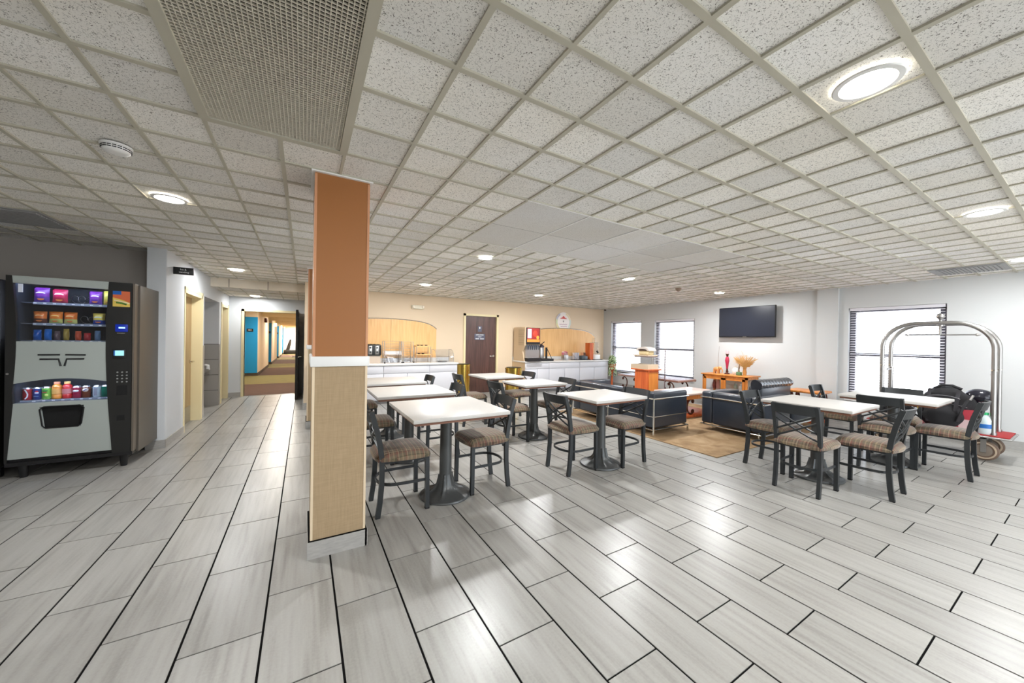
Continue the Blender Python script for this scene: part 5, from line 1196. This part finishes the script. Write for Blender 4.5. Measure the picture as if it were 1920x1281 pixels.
# corridor pieces
for i, (ya, xw) in enumerate(((14.93, 0), (20.95, 0), (26.8, 0), (32.4, 0))):
    t = thing('guest_room_door', ['bright blue door with a number plate, nearest in the corridor', 'bright blue door, second along the corridor', 'bright blue door, third along the corridor', 'small distant blue door, fourth along the corridor'][i], 'door', (-1.75, ya - .02, 0), group='blue corridor doors'); O = (-1.75, ya - .02, 0)
    b = MB(O); b.box((-2.08, ya - .035, .11), (-1.372, ya - .014, 2.02), BLUE); b.build('leaf', t)
    if i < 3:
        b = MB(O); x = -1.585 if i == 0 else -1.50; b.box((x - .09, ya - .045, 1.52), (x + .09, ya - .035, 1.62), BLK)
        if i == 0: b.text('103', .07, WTXT, face_my(x - .01, ya - .046, 1.57))
        b.build('number_plate', t)
for i, (y_, z_) in enumerate(((17.3, 2.0), (22.9, 1.98))):
    t = thing('corridor_sconce', ['small brown and cream fixture near the corridor ceiling', 'glowing wall lamp on the corridor wall'][i], 'wall lamp', (-1.36, y_, z_), group='corridor wall fixtures')
    O = (-1.36, y_, z_); b = MB(O); b.rbox((-1.37, y_ - .12, z_ - .08), (-1.28, y_ + .12, z_ + .10), BROWNI if i == 0 else mat('sconce_shade', (255, 240, 210), .5, emit=(255, 226, 170), es=6), .02); b.build('shade', t)
t = thing('corridor_cleaner', 'dark upright object with a wide base at the bright far end of the corridor', 'vacuum cleaner', (-.95, 33.0, 0)); O = (-.95, 33.0, 0)
b = MB(O); b.rbox((-1.35, 32.8, .004), (-.55, 33.3, .34), BLK, .05); b.build('base', t)
b = MB(O); b.tube([(-1.1, 33.0, .3), (-.98, 33.0, .8), (-.9, 33.0, 1.15)], [.13, .11, .06], BLK, 10); b.build('body', t)
def point(name, loc, e, size, col=(1, .95, .86)):
    l = bpy.data.lights.new(name, 'AREA'); l.shape = 'DISK'; l.size = size; l.energy = e; l.color = col
    o = bpy.data.objects.new(name, l); COL.objects.link(o); o.location = loc; return o
for i, y_ in enumerate((11.2, 14.2, 18.2, 22.2, 26.2, 30.2, 34.2)):
    t = thing('corridor_ceiling_light', ['warm round lamp nearest the corridor doorway', 'second warm lamp along the corridor ceiling', 'third warm lamp along the corridor ceiling', 'fourth warm lamp along the corridor ceiling', 'fifth warm lamp along the corridor ceiling', 'sixth warm lamp, before the bright corridor end', 'farthest lamp at the bright corridor end'][i], 'ceiling light', (-.6, y_, 2.295), group='warm corridor ceiling lamps')
    O = (-.6, y_, 2.295); b = MB(O); b.lathe([(.15, 0), (.14, -.03), (.10, -.05)][::-1], mat('corridor_lens', (255, 240, 214), .5, emit=(255, 236, 200), es=3), (-.6, y_, 2.295), 20); b.build('lens', t)
    o = point('corridor_lamp', (0, 0, -.08), 40 if i < 5 else 200, .3); o.parent = t; o.name = 'bulb'

# ================================================================== CEILING FIXTURES
def downlight(x, y, z, label, e=LAMP_W, r=.105):
    t = thing('recessed_ceiling_light', label, 'ceiling light', (x, y, z), group='round recessed ceiling lights'); O = (x, y, z)
    b = MB(O); n = 36; vs = []; fs = []
    for rr, zz in ((r, z - .002), (r - .004, z - .007), (r * .80, z - .008), (r * .74, z - .002)):
        for k in range(n): a = 2 * math.pi * k / n; vs.append((x + rr * math.cos(a), y + rr * math.sin(a), zz))
    for i in range(3):
        for k in range(n): fs.append((i * n + k, i * n + (k + 1) % n, (i + 1) * n + (k + 1) % n, (i + 1) * n + k))
    b.add(vs, fs, TRIMW, True); b.build('trim_ring', t)
    b = MB(O); b.lathe([(r * .76, z - .004), (r * .5, z - .0075), (.01, z - .008)], LENS, (x, y, 0), 28); b.build('lens', t)
    l = bpy.data.lights.new('bulb', 'AREA'); l.shape = 'DISK'; l.size = r * 1.4; l.energy = e; l.color = (.98, .99, 1)
    o = bpy.data.objects.new('bulb', l); COL.objects.link(o); o.parent = t; o.location = (0, 0, -.012)
LZ = CZ - .004
L_ = [(1.88, .495, 'largest round light, top right of the photo'), (-.887, 3.62, 'round light near the smoke detector, left of the column'), (-.92, 6.95, 'round light above the passage in front of the soffit'),
      (1.945, 3.99, 'round light over the column-row tables, beside the fine panels'), (1.985, 6.64, 'round light before the wall with the emergency light'), (4.535, 4.01, 'round light above the gap between middle table and long sofa'),
      (4.59, 6.63, 'round light in front of the soda dispenser'), (7.23, 4.04, 'round light in front of the television'), (4.43, .50, 'round light over the camera side of the right-hand tables'), (7.15, .53, 'round light at the right edge, above the luggage cart')]
for x, y, lb in L_: downlight(x, y, LZ, lb, LAMP_W * (.55 if x < 0 and y > 6 else 1.5 if y > 3.9 else 1))
downlight(-.925, 9.55, SZ - .001, 'round light in the lowered ceiling before the corridor door', LAMP_W * .4)
for x, y, lb in ((-.9, .5, 'left of the camera'), (-.9, -2.2, 'behind the camera on the left'), (1.9, -2.2, 'right behind the camera'), (4.5, -2.2, 'behind the camera on the right'), (7.1, -2.2, 'at the rear right corner')):
    downlight(x, y, LZ, 'round light outside the picture, ' + lb)
# air return grille
t = thing('return_air_grille', 'large cream egg-crate return air grille in the ceiling', 'air vent', ((GX0 + GX1) / 2, (GY0 + GY1) / 2, CZ)); O = ((GX0 + GX1) / 2, (GY0 + GY1) / 2, CZ)
b = MB(O); f = .028
for p0, p1 in (((GX0 - .01, GY0, CZ - .012), (GX0 + f, GY1, CZ + .004)), ((GX1 - f, GY0, CZ - .012), (GX1 + .01, GY1, CZ + .004)), ((GX0, GY0 - .01, CZ - .0125), (GX1, GY0 + f, CZ + .004)), ((GX0, GY1 - f, CZ - .0125), (GX1, GY1 + .01, CZ + .004))): b.box(p0, p1, TBAR)
b.build('frame', t)
b = MB(O); p = .0152; x = GX0 + f
while x < GX1 - f: b.box((x, GY0 + f, CZ - .007), (x + .0028, GY1 - f, CZ + .000), GRILLE); x += p
y = GY0 + f
while y < GY1 - f: b.box((GX0 + f, y, CZ - .0072), (GX1 - f, y + .0028, CZ - .0002), GRILLE); y += p
b.build('egg_crate', t)
b = MB(O); b.box((GX0, GY0, CZ + .035), (GX1, GY1, CZ + .04), mat('dark_duct', (46, 44, 42), .9)); b.build('plenum_board', t)
# detectors and small fittings
t = thing('smoke_detector', 'white round smoke detector with dark slots on the left ceiling', 'smoke detector', (-.895, 2.77, CZ)); O = (-.895, 2.77, CZ)
b = MB(O); b.lathe([(.03, -.040), (.048, -.037), (.056, -.029), (.058, -.010), (.064, -.008), (.064, 0)], TRIMW, (-.895, 2.77, CZ - .004), 32); b.build('body', t)
b = MB(O)
for k in range(18):
    a = 2 * math.pi * k / 18
    for z_ in (-.019, -.029): b.tube([(-.895 + .0575 * math.cos(a + d), 2.77 + .0575 * math.sin(a + d), CZ + z_) for d in (-.14, 0, .14)], .0025, BLKM, 4)
b.build('sensor_slots', t)
t = thing('ceiling_camera', 'small dark dome camera where the peach and grey walls meet', 'camera', (8.1, 8.05, CZ)); O = (8.1, 8.05, CZ)
b = MB(O); b.lathe([(.01, -.065), (.025, -.06), (.035, -.045), (.035, -.02)], mat('camera_dome', (60, 54, 50), .2), (8.1, 8.05, CZ), 18); b.build('dome', t)
b = MB(O); b.lathe([(.04, -.022), (.04, -.004)], TRIMW, (8.1, 8.05, CZ), 18); b.build('mount', t)
t = thing('ceiling_detector', 'small brownish detector hanging mid-ceiling before the windows', 'detector', (6.03, 4.13, CZ)); O = (6.03, 4.13, CZ)
b = MB(O); b.lathe([(.01, -.07), (.03, -.06), (.05, -.03), (.055, -.005)], mat('aged_brown_plastic', (150, 130, 112), .5), (6.03, 4.13, CZ), 18); b.build('body', t)
for x, y, lb in ((-.994, 8.0, 'tiny round ceiling fitting just before the soffit'),):
    tag(MB((x, y, CZ)).lathe([(.05, -.012), (.055, -.004)], TRIMW, (x, y, CZ), 16).build('ceiling_disc', loc=(x, y, CZ)), lb, 'fitting')
def register(x0, x1, y0, y1, label, mm):
    t = thing('supply_air_vent', label, 'air vent', ((x0 + x1) / 2, (y0 + y1) / 2, CZ), group=None); O = ((x0 + x1) / 2, (y0 + y1) / 2, CZ)
    b = MB(O); b.box((x0, y0, CZ - .012), (x1, y1, CZ - .004), mm); b.build('frame', t)
    b = MB(O); n = int((y1 - y0 - .06) / .035)
    for i in range(n): y = y0 + .03 + .035 * i; b.box((x0 + .03, y, CZ - .02), (x1 - .03, y + .022, CZ - .012), mm)
    b.build('louvres', t)
VG = mat('vent_grey', (150, 150, 150), .5)
register(-2.56, -1.95, 4.63, 5.24, 'dark grey supply vent above the vending machines', VG)
register(7.20, 7.81, .66, 1.27, 'grey supply vent above the luggage cart', VG)
# plinth under the passage threshold
b = MB((-.67, 9.96, 0)); b.box((EX0, 9.945, .0), (EX1, 9.99, .006), STEEL); struct(b.build('trim_1', loc=(-.67, 9.96, 0)))
for ob in list(COL.objects):
    if ob.type == 'EMPTY' and ob.parent is None and ob.name.startswith('dining_chair') and not ob.get('label'): ob['label'] = 'plaid-seated metal dining chair'
